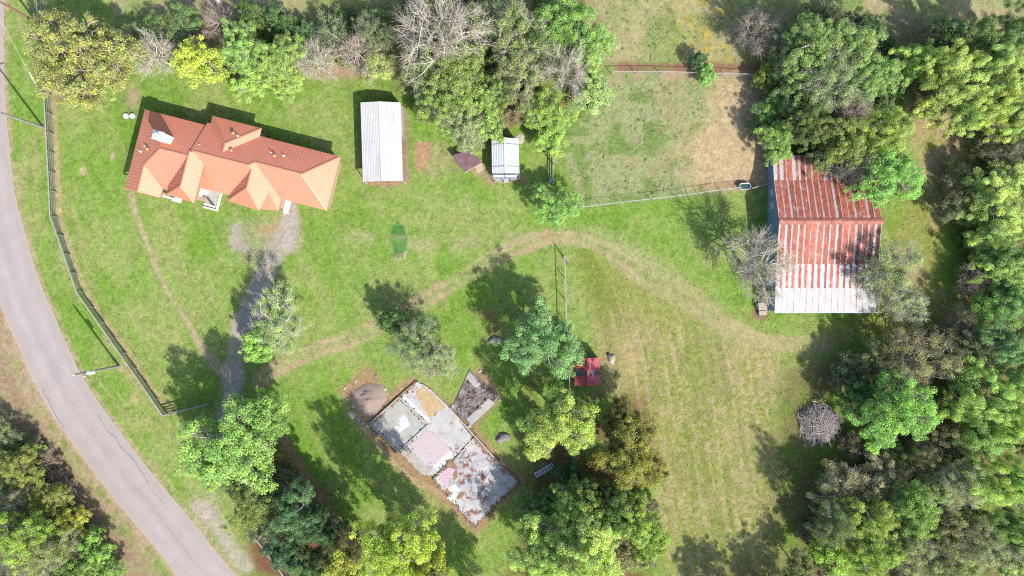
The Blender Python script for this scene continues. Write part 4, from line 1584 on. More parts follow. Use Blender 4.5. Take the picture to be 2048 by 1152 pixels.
tag(blob("rock", W(703, 829, 0), (0.5, 0.6, 0.35), 1, M['pale_stone']), "pale rounded rock at the west corner of the foundation", "rock")
tag(blob("rock", W(992, 681, 0), (0.85, 0.6, 0.45), 2, M['stone'], 0.4), "grey rock beside the blue green tree", "rock")
tag(blob("rock", W(1006, 876, 0), (0.85, 0.7, 0.5), 3, M['stone'], 0.4), "grey rock east of the big foundation", "rock")
tag(blob("stone_ring", W(1038, 278, 0), (0.75, 0.7, 0.12), 4, M['pale_stone'], 0.2), "low pale stone heap at the corner of small white shed", "stone heap")
st = thing("tree_stump", "pale sawn stump with dark hollow on the hay field edge", "stump", tuple(W(1222, 716, 0)))
blob("stump_body", W(1223, 718, 0), (0.55, 0.5, 0.35), 5, M['pale_stone'], 0.45, parent=st)
blob("hollow", W(1219, 711, 0.22), (0.3, 0.22, 0.16), 6, M['black_tarp'], 0.4, parent=st)

# two septic lids, drum, tufted things at the top
for (px, py, lab) in ((254, 233, "left white round riser lid in the grass west of the house"), (267, 233, "right white round riser lid in the grass west of the house")):
    t = thing("septic_lid", lab, "lid", tuple(W(px, py, 0)), "round riser lids west of the house")
    MB().tube(W(px, py, 0), W(px, py, 0) + (0, 0, 0.28), 0.30, 0.30, 18).build("riser", M['steel'], t)
    MB().tube(W(px, py, 0) + (0, 0, 0.28), W(px, py, 0) + (0, 0, 0.34), 0.33, 0.30, 18).build("lid", M['white'], t)
t = thing("drum", "white round drum on bare soil at the top edge", "drum", tuple(W(440, 6, 0)))
MB().tube(W(440, 6, 0), W(440, 6, 0) + (0, 0, 0.7), 0.26, 0.27, 16).build("barrel", M['steel'], t)
MB().tube(W(440, 6, 0) + (0, 0, 0.7), W(440, 6, 0) + (0, 0, 0.74), 0.28, 0.26, 16).build("lid", M['white'], t)
t = thing("drum", "small dark drum on the pale field beyond the hedge", "drum", tuple(W(601, 46, 0)))
MB().tube(W(601, 46, 0), W(601, 46, 0) + (0, 0, 0.5), 0.24, 0.24, 14).build("barrel", M['dark_metal'], t)

# stock tank: oval tub with water
tank = thing("stock_tank", "oval galvanised stock tank with green water at the corral fence", "water trough", tuple(W(1487, 373, 0)))
cx, cy, _ = W(1487, 374, 0)


def oval(a, b, n=28):
    P = []
    for i in range(n):
        t = 2 * math.pi * i / n
        x = b * math.cos(t) + math.copysign(a - b, math.cos(t)) * min(1, abs(math.cos(t)) * 4)
        P.append((cx + x, cy + b * math.sin(t)))
    return P


m = MB()
o1, o2 = oval(0.72, 0.38), oval(0.65, 0.31)
n = len(o1)
V = [(x, y, 0) for x, y in o1] + [(x, y, 0.6) for x, y in o1] + [(x, y, 0.6) for x, y in o2] + [(x, y, 0.3) for x, y in o2]
F = []
for k in range(3):
    F += [(k * n + i, k * n + (i + 1) % n, (k + 1) * n + (i + 1) % n, (k + 1) * n + i) for i in range(n)]
m.add(V, F).build("tub", M['steel'], tank)
m = MB()
m.add([(x, y, 0.45) for x, y in o2], [tuple(range(n))]).build("water", M['water'], tank)
m = MB()
for i in range(n):
    a, b = o1[i], o1[(i + 1) % n]
    m.tube((a[0], a[1], 0.6), (b[0], b[1], 0.6), 0.035, 0.035, 5)
m.build("rim", M['chrome'], tank)

# crate with yellow cloth by the barn
bx = thing("wooden_box", "weathered grey wooden box with yellow cloth by the barn corner", "box", tuple(W(1525, 616, 0)))
m = MB()
m.prism([W(1517, 607, .8)[:2], W(1532, 605, .8)[:2], W(1535, 620, .8)[:2], W(1518, 621, .8)[:2]], 0, 0.8)
m.build("body", M['old_wood'], bx)
m = MB()
m.prism([W(1516.5, 606, .85)[:2], W(1532, 604.5, .85)[:2], W(1535, 619.5, .85)[:2], W(1517.5, 620.5, .85)[:2]], 0.802, 0.86)
m.build("lid", M['pale_stone'], bx)
m = MB()
m.prism([W(1518, 622, .5)[:2], W(1535, 621, .5)[:2], W(1534, 630, .5)[:2], W(1519, 631, .5)[:2]], 0, 0.5)
m.build("lower_box", M['pale_stone'], bx)
tag(blob("cloth", W(1525, 601, 0.0), (0.38, 0.22, 0.7), 12, M['yellow'], 0.5), "yellow cloth heap behind the grey wooden box", "cloth")

# pale slatted ladder left under the trees
ld = thing("ladder", "pale grey wooden ladder lying under the trees east of foundation", "ladder", tuple(W(1087, 940, 0)))
p0, p1 = W(1070, 951, 0.25), W(1108, 929, 0.25)
dv = (p1 - p0) / np.linalg.norm(p1 - p0)
sv = np.array([-dv[1], dv[0], 0])
for s in (-1, 1):
    MB().bar(p0 + sv * 0.28 * s, p1 + sv * 0.28 * s, 0.08, 0.14).build("rail", M['steel'], ld)
for i in range(9):
    c = p0 + (p1 - p0) * (i + 0.4) / 9
    MB().bar(c - sv * 0.3 + (0, 0, 0.03), c + sv * 0.3 + (0, 0, 0.03), 0.14, 0.04).build("rung", M['chrome'], ld)
for i in (0.1, 0.9):
    c = p0 + (p1 - p0) * i
    MB().bar(c - sv * 0.3 - (0, 0, 0.16), c + sv * 0.3 - (0, 0, 0.16), 0.16, 0.18).build("block", M['old_wood'], ld)

# ------------------------------------------------------------------ brush pile
bp = thing("brush_pile", "round heap of dry grey branches at the wood edge", "brush pile", tuple(W(1640, 848, 0)))
r = np.random.default_rng(21)
c0 = W(1640, 848, 0.5)


def sticks(n, L0, L1, r0, mat, name, top=1.3, ext=1.0):
    segs = []
    for _ in range(n):
        a, q = r.random() * 6.283, math.sqrt(r.random()) * 2.55 * ext
        z = (0.1 + top * (1 - (q / 2.7) ** 2)) * (0.35 + 0.65 * r.random())
        p = np.array([c0[0] + q * math.cos(a), c0[1] + q * math.sin(a) * 1.0, max(0.08, z)])
        d = np.array([r.normal(), r.normal(), r.normal() * 0.25])
        d /= np.linalg.norm(d)
        L = L0 + (L1 - L0) * r.random()
        e = p + d * L
        e[2] = max(0.05, e[2])
        ea = math.atan2(e[1] - c0[1], e[0] - c0[0])
        if math.hypot(e[0] - c0[0], e[1] - c0[1]) > 2.55 * (1 + 0.16 * math.sin(3 * ea + 1) + 0.1 * math.sin(5 * ea) + 0.12 * r.normal()):
            continue
        mid = (p + e) / 2 + r.normal(0, 0.06, 3)
        segs.append((p, mid, r0 * 1.0, r0 * 0.8))
        segs.append((mid, e, r0 * 0.8, r0 * 0.4))
    return segs


def seg_mesh(segs, sides=4):
    """Vectorised tapered prisms; returns V, F."""
    P0 = np.array([s[0] for s in segs], float)
    P1 = np.array([s[1] for s in segs], float)
    R0 = np.array([s[2] for s in segs], float)
    R1_ = np.array([s[3] for s in segs], float)
    d = P1 - P0
    d /= np.linalg.norm(d, axis=1)[:, None] + 1e-9
    ref = np.where(np.abs(d[:, 2:3]) < 0.9, np.array([[0, 0, 1.0]]), np.array([[1.0, 0, 0]]))
    a = np.cross(d, ref)
    a /= np.linalg.norm(a, axis=1)[:, None]
    b = np.cross(d, a)
    n = len(segs)
    V = np.empty((n, 2 * sides, 3))
    for k in range(sides):
        t = 2 * math.pi * k / sides
        off = a * math.cos(t) + b * math.sin(t)
        V[:, k] = P0 + off * R0[:, None]
        V[:, sides + k] = P1 + off * R1_[:, None]
    base = (np.arange(n) * 2 * sides)[:, None]
    F = np.concatenate([np.concatenate([base + k, base + (k + 1) % sides, base + sides + (k + 1) % sides, base + sides + k], 1) for k in range(sides)])
    return V.reshape(-1, 3), F


def seg_obj(name, segs, mat, parent, sides=4):
    V, F = seg_mesh(segs, sides)
    V = V - np.array(parent.location)
    return link(name, make_mesh(name, V, F), mat, parent)


seg_obj("small_sticks", sticks(2300, 0.5, 1.6, 0.018, None, ''), M['stick'], bp, 3)["kind"] = "stuff"
seg_obj("branches", sticks(420, 1.0, 2.4, 0.04, None, ''), M['stick'], bp)["kind"] = "stuff"
for (xa, ya, xb, yb) in ((1648, 866, 1662, 896), (1654, 868, 1664, 899), (1625, 802, 1650, 808), (1634, 812, 1650, 800), (1640, 800, 1655, 812)):
    pa, pb = W(xa, ya, 0.9), W(xb, yb, 0.35)
    MB().tube(pa, pb, 0.05, 0.035, 6).build("log", M['stick_pale'], bp)

# ------------------------------------------------------------------ poles
def pole(label, base_px, h, mat, extras=None):
    b = W(*base_px, 0)
    t = thing("utility_pole", label, "utility pole", tuple(b), "utility poles along the road")
    MB().tube(b, b + (0, 0, h), 0.16, 0.11, 12).build("shaft", mat, t)
    return t, b


p1, b1 = pole("grey utility pole nearest the house leaning over the road in view", (87, 255), 9.6, M['pole_wood'])
MB().bar(b1 + (-0.9, -0.25, 9.1), b1 + (0.9, 0.25, 9.1), 0.1, 0.12).build("crossarm", M['pole_wood'], p1)
p2, b2 = pole("utility pole with transformer can beside the board fence", (238, 732), 8.7, M['pole_wood'])
MB().tube(b2 + (0.28, -0.05, 5.7), b2 + (0.28, -0.05, 6.6), 0.24, 0.24, 14).build("transformer", M['white'], p2)
MB().tube(b2 + (0.28, -0.05, 6.6), b2 + (0.28, -0.05, 6.68), 0.26, 0.2, 14).build("transformer_lid", M['chrome'], p2)
for (dx, dy, z) in ((0.0, 0.0, 8.7), (0.25, -0.35, 7.2), (-0.3, 0.25, 7.0)):
    MB().tube(b2 + (dx, dy, z), b2 + (dx, dy, z + 0.22), 0.07, 0.05, 8).build("insulator", M['white'], p2)
for (dx, dy) in ((0.25, -0.35), (-0.3, 0.25)):
    MB().bar(b2 + (0, 0, 7.1), b2 + (dx, dy, 7.1), 0.05, 0.05).build("bracket", M['steel'], p2)
p3, b3 = pole("reddish utility pole with guy wires by the big olive oak", (74, 45), 9.0, M['pole_red'])
an = W(84, 189, 0)
for dz, off in ((8.6, 0.0), (7.8, 0.35)):
    top = b3 + (0, 0, dz)
    foot = an + (-off, off * 0.3, 0)
    MB().tube(foot, top, 0.012, 0.012, 5).build("guy_wire", M['wire'], p3)
top = b3 + (0, 0, 8.6)
MB().tube(an + (top - an) * 0.01, an + (top - an) * 0.24, 0.045, 0.045, 8).build("guy_sleeve", M['sleeve'], p3)
# wires run pole to pole
for (pa, pb, dx) in ((b3 + (0, 0, 8.9), b1 + (0, 0, 9.5), 0), (b1 + (0, 0, 9.5), b2 + (0, 0, 8.85), 0)):
    segs = []
    N = 12
    for i in range(N):
        a, b = i / N, (i + 1) / N
        f = lambda t: pa + (pb - pa) * t - np.array([0, 0, 0.5 * 4 * t * (1 - t)])
        segs.append((f(a), f(b), 0.007, 0.007))
    V, F = seg_mesh(segs, 4)
    tag(link("power_line", make_mesh("power_line", V, F), M['dark_metal']),
        "thin wire between the red pole and the grey pole" if dx == 0 and pa[1] > 30 else "thin wire between the grey pole and the transformer pole", "wire")


# ------------------------------------------------------------------ fences
def board_fence(label, base_px, h=1.35, rails=4, bay=2.45, name="board_fence"):
    pts = [W(x, y, 0) for x, y in base_px]
    root = thing(name, label, "fence", tuple(pts[0]))
    L = np.concatenate([[0], np.cumsum([np.linalg.norm(b - a) for a, b in zip(pts[:-1], pts[1:])])])
    n = int(round(L[-1] / bay))
    P = np.array(pts)
    stations = []
    for i, (a, b) in enumerate(zip(pts[:-1], pts[1:])):
        k = max(1, int(round((L[i + 1] - L[i]) / bay)))
        for j in range(k):
            stations.append(a + (b - a) * j / k)
    stations.append(pts[-1])
    rr = np.random.default_rng(len(base_px) + int(base_px[0][0]))
    for s in stations:
        MB().box(s + (0, 0, h / 2), (0.12, 0.12, h), None).build("post", M['fence_wood'], root)
    for a, b in zip(stations[:-1], stations[1:]):
        d = (b - a) / np.linalg.norm(b - a)
        sd = np.array([d[1], -d[0], 0])
        if sd[0] > 0:
            sd = -sd
        sd = sd * 0.085
        for k in range(rails):
            z = 0.22 + (h - 0.32) * k / (rails - 1)
            j = rr.normal(0, 0.008, 2)
            last = (k == rails - 1)
            MB().bar(a + sd + (0, 0, z + j[0]) + d * 0.01, b + sd + (0, 0, z + j[1]) - d * 0.01, 0.04, 0.13).build("rail", M['fence_wood'], root)
        MB().bar(a + sd * 0.4 + (0, 0, h + 0.03) + d * 0.01, b + sd * 0.4 + (0, 0, h + 0.03) - d * 0.01, 0.13, 0.035).build("cap_rail", M['fence_top'], root)
    return root


board_fence("long four board fence of weathered wood along the road", FENCE_BASE)
board_fence("short board fence wing running to the gravel drive", [(337, 828), (381, 817), (424, 806)], 1.35, 4, 2.6)
board_fence("board fence in the trees at bottom left", [(520, 1070), (548, 1108), (580, 1150), (640, 1225)], 1.35, 4, 2.5)


def pipe_fence(label, base_px, h, mat, nw=3, bay=3.0, r=0.03, post_mat=None, rail_r=0.035):
    pts = [W(x, y, 0) for x, y in base_px]
    root = thing("wire_fence", label, "fence", tuple(pts[0]))
    st = []
    for a, b in zip(pts[:-1], pts[1:]):
        k = max(1, int(round(np.linalg.norm(b - a) / bay)))
        st += [a + (b - a) * j / k for j in range(k)]
    st.append(pts[-1])
    for s in st:
        MB().tube(s, s + (0, 0, h), r * 1.3, r * 1.3, 7).build("post", post_mat or mat, root)
    for a, b in zip(st[:-1], st[1:]):
        MB().tube(a + (0, 0, h - 0.03), b + (0, 0, h - 0.03), rail_r, rail_r, 7).build("top_rail", mat, root)
        for k in range(nw):
            z = (k + 0.5) * h / (nw + 0.3)
            MB().tube(a + (0, 0, z), b + (0, 0, z), 0.008, 0.008, 4).build("wire", M['wire'], root)
    return root


pipe_fence("white pipe rail fence across the top of the pasture", [(1222, 149), (1320, 149), (1440, 153), (1560, 156)], 1.3, M['concrete'], 4, 3.2, 0.03, M['fence_wood'], 0.032)
pipe_fence("thin wire fence running from the green tree to the stock tank", [(1150, 417), (1250, 405), (1350, 394), (1440, 381), (1478, 377)], 1.15, M['wire'], 3, 3.4, 0.025, M['fence_wood'], 0.022)
pipe_fence("short pale rail from the stock tank to the barn wall", [(1498, 379), (1536, 368)], 1.1, M['pale_stone'], 1, 2.5, 0.03, M['fence_wood'], 0.06)
cf = pipe_fence("tall pale topped fence running south to the red roofed shed", [(1127, 512), (1130, 600), (1133, 690), (1138, 780)], 1.75, M['concrete'], 5, 2.7, 0.035, M['fence_wood'], 0.055)
gt = thing("gate", "open white tube gate at the end of the tall fence", "gate", tuple(W(1127, 512, 0)))
ga, gb = W(1127, 511, 0), W(1136, 528, 0)
for z in (0.25, 0.9, 1.6):
    MB().tube(ga + (0, 0, z), gb + (0, 0, z), 0.03, 0.03, 7).build("bar", M['concrete'], gt)
for s in (0.0, 1.0):
    q_ = ga + (gb - ga) * s
    MB().tube(q_ + (0, 0, 0.1), q_ + (0, 0, 1.7), 0.03, 0.03, 7).build("upright", M['concrete'], gt)
MB().tube(ga + (0, 0, 0.25), gb + (0, 0, 1.6), 0.025, 0.025, 6).build("brace", M['concrete'], gt)

gf = board_fence("grey rail fence along the west side of the pasture", [(1107, 284), (1107, 330), (1106, 372)], 1.1, 3, 1.9, "rail_fence")
tb_ = thing("tub", "round blue grey tub at the end of the grey rail fence", "tub", tuple(W(1102, 363, 0)))
cx, cy, _ = W(1102, 363, 0)
m = MB()
n = 18
V = []
for (rad, z) in ((0.24, 0), (0.30, 0.45), (0.25, 0.45), (0.22, 0.2)):
    V += [(cx + rad * math.cos(2 * math.pi * i / n), cy + rad * math.sin(2 * math.pi * i / n), z) for i in range(n)]
F = []
for k in range(3):
    F += [(k * n + i, k * n + (i + 1) % n, (k + 1) * n + (i + 1) % n, (k + 1) * n + i) for i in range(n)]
F.append(tuple(range(3 * n, 4 * n)))
m.add(V, F).build("wall", M['chrome'], tb_)
pt_ = thing("clothes_post", "thin post with short crossbar beside the grey rail fence", "post", tuple(W(1108, 331, 0)))
q_ = W(1108, 331, 0)
MB().tube(q_, q_ + (0, 0, 2.1), 0.04, 0.04, 7).build("shaft", M['fence_wood'], pt_)
MB().bar(q_ + (-0.3, 0.05, 2.1), q_ + (0.3, -0.05, 2.1), 0.14, 0.12).build("crossbar", M['fence_wood'], pt_)


# ------------------------------------------------------------------ trees
def unit(v):
    return v / (np.linalg.norm(v, axis=-1, keepdims=True) + 1e-9)


def leaf_quads(P, Nrm, length, width, rs, along=None):
    """Diamond leaves at P facing Nrm."""
    n = len(P)
    if along is None:
        along = rs.normal(size=(n, 3))
    t = unit(along - Nrm * np.sum(along * Nrm, 1)[:, None])
    b = np.cross(Nrm, t)
    L = (length * (0.6 + 0.8 * rs.random(n)))[:, None]
    Wd = (width * (0.6 + 0.8 * rs.random(n)))[:, None]
    fold = Nrm * Wd * 0.18
    V = np.empty((n, 4, 3))
    V[:, 0] = P - t * L * 0.5
    V[:, 1] = P + b * Wd * 0.5 + fold
    V[:, 2] = P + t * L * 0.5
    V[:, 3] = P - b * Wd * 0.5 + fold
    base = (np.arange(n) * 4)[:, None]
    F = base + np.arange(4)[None]
    return V.reshape(-1, 3), F


def make_tree(seed, R=4.0, H=8.0, zlo=0.25, nclump=70, crad=0.9, nleaf=9000, leaf=(0.26, 0.17), up=0.6, lobes=0.22, twigs=8, twig_len=0.9,
              twig_r=0.014, sparse=0.0, flat=0.65, feather=False, grey=0.05, limbs=8, trunk_r=0.2, shell=0.55, hue=0.14, branch=1.0):
    rs = np.random.default_rng(seed)
    zc = H * (zlo + 1) / 2
    rz = H * (1 - zlo) / 2
    # clump centres through an uneven ellipsoid, thick towards the upper surface
    D = unit(rs.normal(size=(nclump * 3, 3)))
    D = D[D[:, 2] > -0.45][:nclump]
    nclump = len(D)
    az = np.arctan2(D[:, 1], D[:, 0])
    ph = rs.random(5) * 6.283
    k = 1 + lobes * (0.6 * np.cos(2 * az + ph[0]) + 0.7 * np.cos(3 * az + ph[1]) + 0.6 * np.cos(5 * az + ph[2] + 2 * D[:, 2]) + 0.4 * np.cos(7 * az + ph[3]))
    rad = shell + (1 - shell) * rs.random(nclump) ** 0.6
    C = D * np.array([R, R, rz]) * (k * rad)[:, None]
    C[:, :2] *= 0.93
    C[:, 2] += zc
    C[:, 2] = np.maximum(C[:, 2], H * zlo * 0.6 + 0.15)
    # skeleton
    segs = []
    lean = rs.normal(0, 0.05 * R, 2)
    nodes = []
    zt = H * 0.62
    nt = 5
    tp = [np.array([lean[0] * (i / nt) ** 1.5 + rs.normal(0, 0.04), lean[1] * (i / nt) ** 1.5 + rs.normal(0, 0.04), zt * i / nt]) for i in range(nt + 1)]
    for i in range(nt):
        segs.append((tp[i] - (0, 0, 0.03), tp[i + 1], trunk_r * (1 - 0.16 * i), trunk_r * (1 - 0.16 * (i + 1))))
    for j in range(limbs):
        a = 2 * math.pi * (j + rs.random() * 0.6) / limbs
        b = tp[2 + rs.integers(0, nt - 1)]
        el = 0.25 + 0.9 * rs.random()
        q = 0.62 + 0.2 * rs.random()
        e = np.array([math.cos(a) * R * q * math.cos(el * 0.6), math.sin(a) * R * q * math.cos(el * 0.6), zc + rz * q * math.sin(el) * 0.9])
        m1 = b + (e - b) * 0.35 + np.array([0, 0, 0.06 * R]) + rs.normal(0, 0.05 * R, 3)
        m2 = b + (e - b) * 0.70 + np.array([0, 0, 0.04 * R]) + rs.normal(0, 0.05 * R, 3)
        r0 = trunk_r * 0.5
        for p, q_, ra, rb in ((b, m1, r0, r0 * 0.75), (m1, m2, r0 * 0.75, r0 * 0.5), (m2, e, r0 * 0.5, r0 * 0.28)):
            segs.append((p, q_, ra, rb))
        nodes += [(m1, r0 * .6), (m2, r0 * 0.45), (e, r0 * 0.3)]
        nodes += [((m1 + m2) / 2, r0 * 0.5), ((m2 + e) / 2, r0 * 0.38)]
    nodes.append((tp[-1], trunk_r * 0.3))
    NP = np.array([q[0] for q in nodes])
    NR = np.array([q[1] for q in nodes])
    tw = []
    for c in C:
        d = np.linalg.norm(NP - c, axis=1) + 0.6 * np.maximum(0, NP[:, 2] - c[2])
        i = int(np.argmin(d))
        p = NP[i]
        r0 = min(NR[i] * 0.7, 0.05 * R / 4 + 0.012) * branch
        md = (p + c) / 2 + rs.normal(0, 0.08 * R / 2, 3)
        segs.append((p, md, r0, r0 * 0.65))
        segs.append((md, c, r0 * 0.65, r0 * 0.35))
        out = unit(c - np.array([0, 0, zc - rz * 0.3]))
        for _ in range(twigs):
            dv = unit(out * 0.9 + rs.normal(0, 0.55, 3) + np.array([0, 0, 0.15]))
            L = twig_len * (0.5 + 0.9 * rs.random())
            s = p + (c - p) * (0.55 + 0.45 * rs.random())
            kx = s + dv * L * 0.55 + rs.normal(0, 0.05, 3)
            tw.append((s, kx, twig_r, twig_r * 0.75))
            e1 = kx + unit(dv + rs.normal(0, 0.35, 3)) * L * 0.55
            tw.append((kx, e1, twig_r * 0.75, twig_r * 0.35))
            if twigs >= 7:
                for _k in range(2):
                    e2 = kx + unit(dv + rs.normal(0, 0.6, 3)) * L * 0.5
                    tw.append((kx, e2, twig_r * 0.6, twig_r * 0.3))
    Vt, Ft = seg_mesh(segs, 5)
    Vw, Fw = seg_mesh(tw, 3) if tw else (np.zeros((0, 3)), np.zeros((0, 4), int))
    trunk_me = make_mesh("trunk", Vt, Ft, True)
    # leaves
    crown_me = None
    if nleaf > 0:
        wgt = (0.45 + rs.random(nclump)) * (rs.random(nclump) >= sparse)
        wgt = wgt / wgt.sum()
        ci = rs.choice(nclump, nleaf, p=wgt)
        cr = crad * (0.65 + 0.7 * rs.random(nclump))
        B = unit(rs.normal(size=(nleaf, 3)))
        rr_ = rs.random(nleaf) ** (1 / 2.2)
        if feather:
            out = unit(C - np.array([0, 0, zc - rz * 0.9]))[ci]
            s = rs.random(nleaf)
            P = C[ci] + out * ((s - 0.45) * cr[ci] * 2.4)[:, None] + B * (cr[ci] * 0.62 * (1.05 - s) * rr_)[:, None]
            al = out + 0.55 * rs.normal(size=(nleaf, 3))
            Nn = unit(np.cross(al, rs.normal(size=(nleaf, 3))) + np.array([0, 0, 0.5]))
            Nn *= np.where(Nn[:, 2:3] < 0, -1, 1)
            Vl, Fl = leaf_quads(P, Nn, leaf[0], leaf[1], rs, al)
        else:
            P = C[ci] + B * (cr[ci] * rr_)[:, None] * np.array([1, 1, flat])
            Nn = unit(B * 0.5 + np.array([0, 0, up]) + rs.normal(0, 0.5, (nleaf, 3)))
            Vl, Fl = leaf_quads(P, Nn, leaf[0], leaf[1], rs)
        cv = 1 + hue * 1.6 * (rs.random(nclump) - 0.5)                       # each clump's own shade of leaf
        cy_ = rs.random(nclump)
        lv = cv[ci] * (0.78 + 0.44 * rs.random(nleaf))
        yel = np.clip(0.62 * cy_[ci] + 0.38 * rs.random(nleaf), 0, 1)
        T = np.stack([lv * (0.74 + 0.38 * yel), lv * (0.96 + 0.08 * yel), lv * (0.98 - 0.34 * yel), (rs.random(nleaf) < grey) * 0.75], 1)
        T = np.repeat(T, 4, axis=0)
        crown_me = make_mesh("crown", Vl, Fl)
        if len(crown_me.vertices) == len(T):
            at = crown_me.attributes.new("Tint", 'FLOAT_COLOR', 'POINT')
            at.data.foreach_set("color", T.astype(np.float32).ravel())
        crown_me.materials.append(M['leaf'])
    trunk_me.materials.append(M['bark'])
    twig_me = None
    if len(Vw):
        twig_me = make_mesh("twigs", Vw, Fw)
        twig_me.materials.append(M['bark'])
    return dict(trunk=trunk_me, crown=crown_me, twigs=twig_me, R=R, H=H, zc=(zc + 0.25 * rz) / H)


PROTO = {
    'broadL': [make_tree(s, 6, 10, 0.28, 320, 0.74, 42000, (0.20, 0.125), 0.7, 0.30, 3, 0.8, trunk_r=0.26, grey=0.09, limbs=10, shell=0.40, hue=0.4) for s in (1, 2, 3, 4)],
    'broadS': [make_tree(s, 3, 5.5, 0.15, 130, 0.53, 16000, (0.18, 0.11), 0.7, 0.30, 3, 0.6, trunk_r=0.13, grey=0.08, shell=0.40, hue=0.4) for s in (11, 12, 13)],
    'mixedL': [make_tree(s, 6, 9.5, 0.22, 240, 0.78, 27000, (0.18, 0.115), 0.75, 0.32, 6, 1.2, 0.018, 0.20, trunk_r=0.24, grey=0.20, limbs=11, shell=0.36, hue=0.42) for s in (21, 22, 23)],
    'sparseL': [make_tree(s, 6, 9.5, 0.22, 200, 0.8, 14500, (0.18, 0.115), 0.75, 0.34, 7, 1.2, 0.018, 0.34, trunk_r=0.24, grey=0.22, limbs=11, shell=0.34, hue=0.42, branch=1.2) for s in (25, 26)],
    'mixedS': [make_tree(s, 3, 5.5, 0.15, 96, 0.6, 8500, (0.19, 0.12), 0.75, 0.32, 6, 0.9, 0.015, 0.20, trunk_r=0.12, grey=0.20, shell=0.36, hue=0.42) for s in (31, 32, 33)],
    'bareL': [make_tree(s, 6, 9.5, 0.25, 140, 0.9, 5200, (0.18, 0.11), 0.7, 0.30, 9, 1.6, 0.021, 0.4, trunk_r=0.36, grey=0.3, limbs=14, shell=0.30, branch=1.5) for s in (41, 42)],
    'bareS': [make_tree(s, 3, 5.0, 0.12, 64, 0.7, 900, (0.18, 0.11), 0.7, 0.30, 9, 1.15, 0.017, 0.5, trunk_r=0.17, grey=0.3, shell=0.28, limbs=11, branch=1.4) for s in (51, 52)],
    'featherL': [make_tree(s, 5, 8.5, 0.12, 115, 0.78, 36000, (0.22, 0.09), 0.75, 0.36, 2, 0.8, grey=0.05, trunk_r=0.18, hue=0.42, flat=0.85, shell=0.36) for s in (61, 62, 63, 64)],
    'featherS': [make_tree(s, 3, 5.5, 0.10, 52, 0.66, 12500, (0.22, 0.09), 0.75, 0.36, 2, 0.6, grey=0.05, trunk_r=0.11, hue=0.42, flat=0.85, shell=0.36) for s in (71, 72)],
    'oak': [make_tree(81, 6.6, 10, 0.22, 340, 0.64, 44000, (0.20, 0.125), 0.7, 0.14, 4, 0.8, trunk_r=0.4, grey=0.13, limbs=13, hue=0.4, flat=0.5)],
    'bush': [make_tree(s, 2, 2.2, 0.02, 60, 0.45, 5200, (0.19, 0.12), 0.75, 0.3, 3, 0.5, trunk_r=0.05, grey=0.08, limbs=9, hue=0.4) for s in (91, 92, 93)],
    'brush': [make_tree(s, 2, 1.8, 0.02, 46, 0.5, 3600, (0.18, 0.11), 0.7, 0.25, 8, 0.7, 0.014, 0.3, trunk_r=0.04, grey=0.4, limbs=9, shell=0.3) for s in (101, 102)],
}
CNT = {}


def L3(c, k=0.73):
    v = lin(c) * k
    g = v @ np.array([0.3, 0.6, 0.1])
    v = v * np.array([1.03, 0.97, 1.0])
    v = v * 0.87 + g * 0.13
    return (float(v[0]), float(v[1]), float(v[2]), 1.0)


BARK = {'grey': (0.21, 0.195, 0.165, 1), 'pale': (0.31, 0.28, 0.24, 1), 'pink': (0.31, 0.255, 0.22, 1), 'brown': (0.17, 0.14, 0.11, 1), 'purple': (0.25, 0.20, 0.175, 1), 'white': (0.30, 0.272, 0.238, 1)}


def tree(px, py, rpx, H, style, rgb, label, bark='grey', group=None, name=None, cat=None, rot=None):
    """A tree whose crown stands over photo pixel (px, py) with radius rpx there."""
    fam = PROTO[style]
    i = CNT.get(style, 0)
    CNT[style] = i + 1
    p = fam[i % len(fam)]
    zc = p['zc'] * H
    b = W(px, py, zc)
    R = rpx / 16.0 * (CAM_H - zc) / CAM_H
    kind = name or {'bush': 'shrub', 'brush': 'shrub', 'bareL': 'bare_tree', 'bareS': 'bare_tree', 'oak': 'oak_tree', 'featherL': 'feathery_tree', 'featherS': 'feathery_tree'}.get(style, 'tree')
    root = thing(kind, label, cat or ("shrub" if kind == 'shrub' else "tree"), (b[0], b[1], 0), group)
    s = R / p['R']
    root.scale = (s, s, H / p['H'])
    root.rotation_euler = (0, 0, rot if rot is not None else (i * 2.399 + px * 0.01))
    for nm in ('trunk', 'twigs', 'crown'):
        me = p[nm]
        if me is None:
            continue
        o = bpy.data.objects.new(nm, me)
        COL.objects.link(o)
        o.parent = root
        o.color = L3(rgb) if nm == 'crown' else BARK[bark]
        if nm == 'twigs':
            o["kind"] = "stuff"
    return root


OAK, LIME, GRN, OLV, FEA, TEAL, MIX, YG, DRK, BRT = (160, 164, 78), (182, 200, 40), (138, 180, 74), (150, 156, 58), (150, 190, 112), (84, 142, 92), (148, 164, 88), (176, 194, 66), (88, 120, 52), (150, 200, 70)
T_ = tree
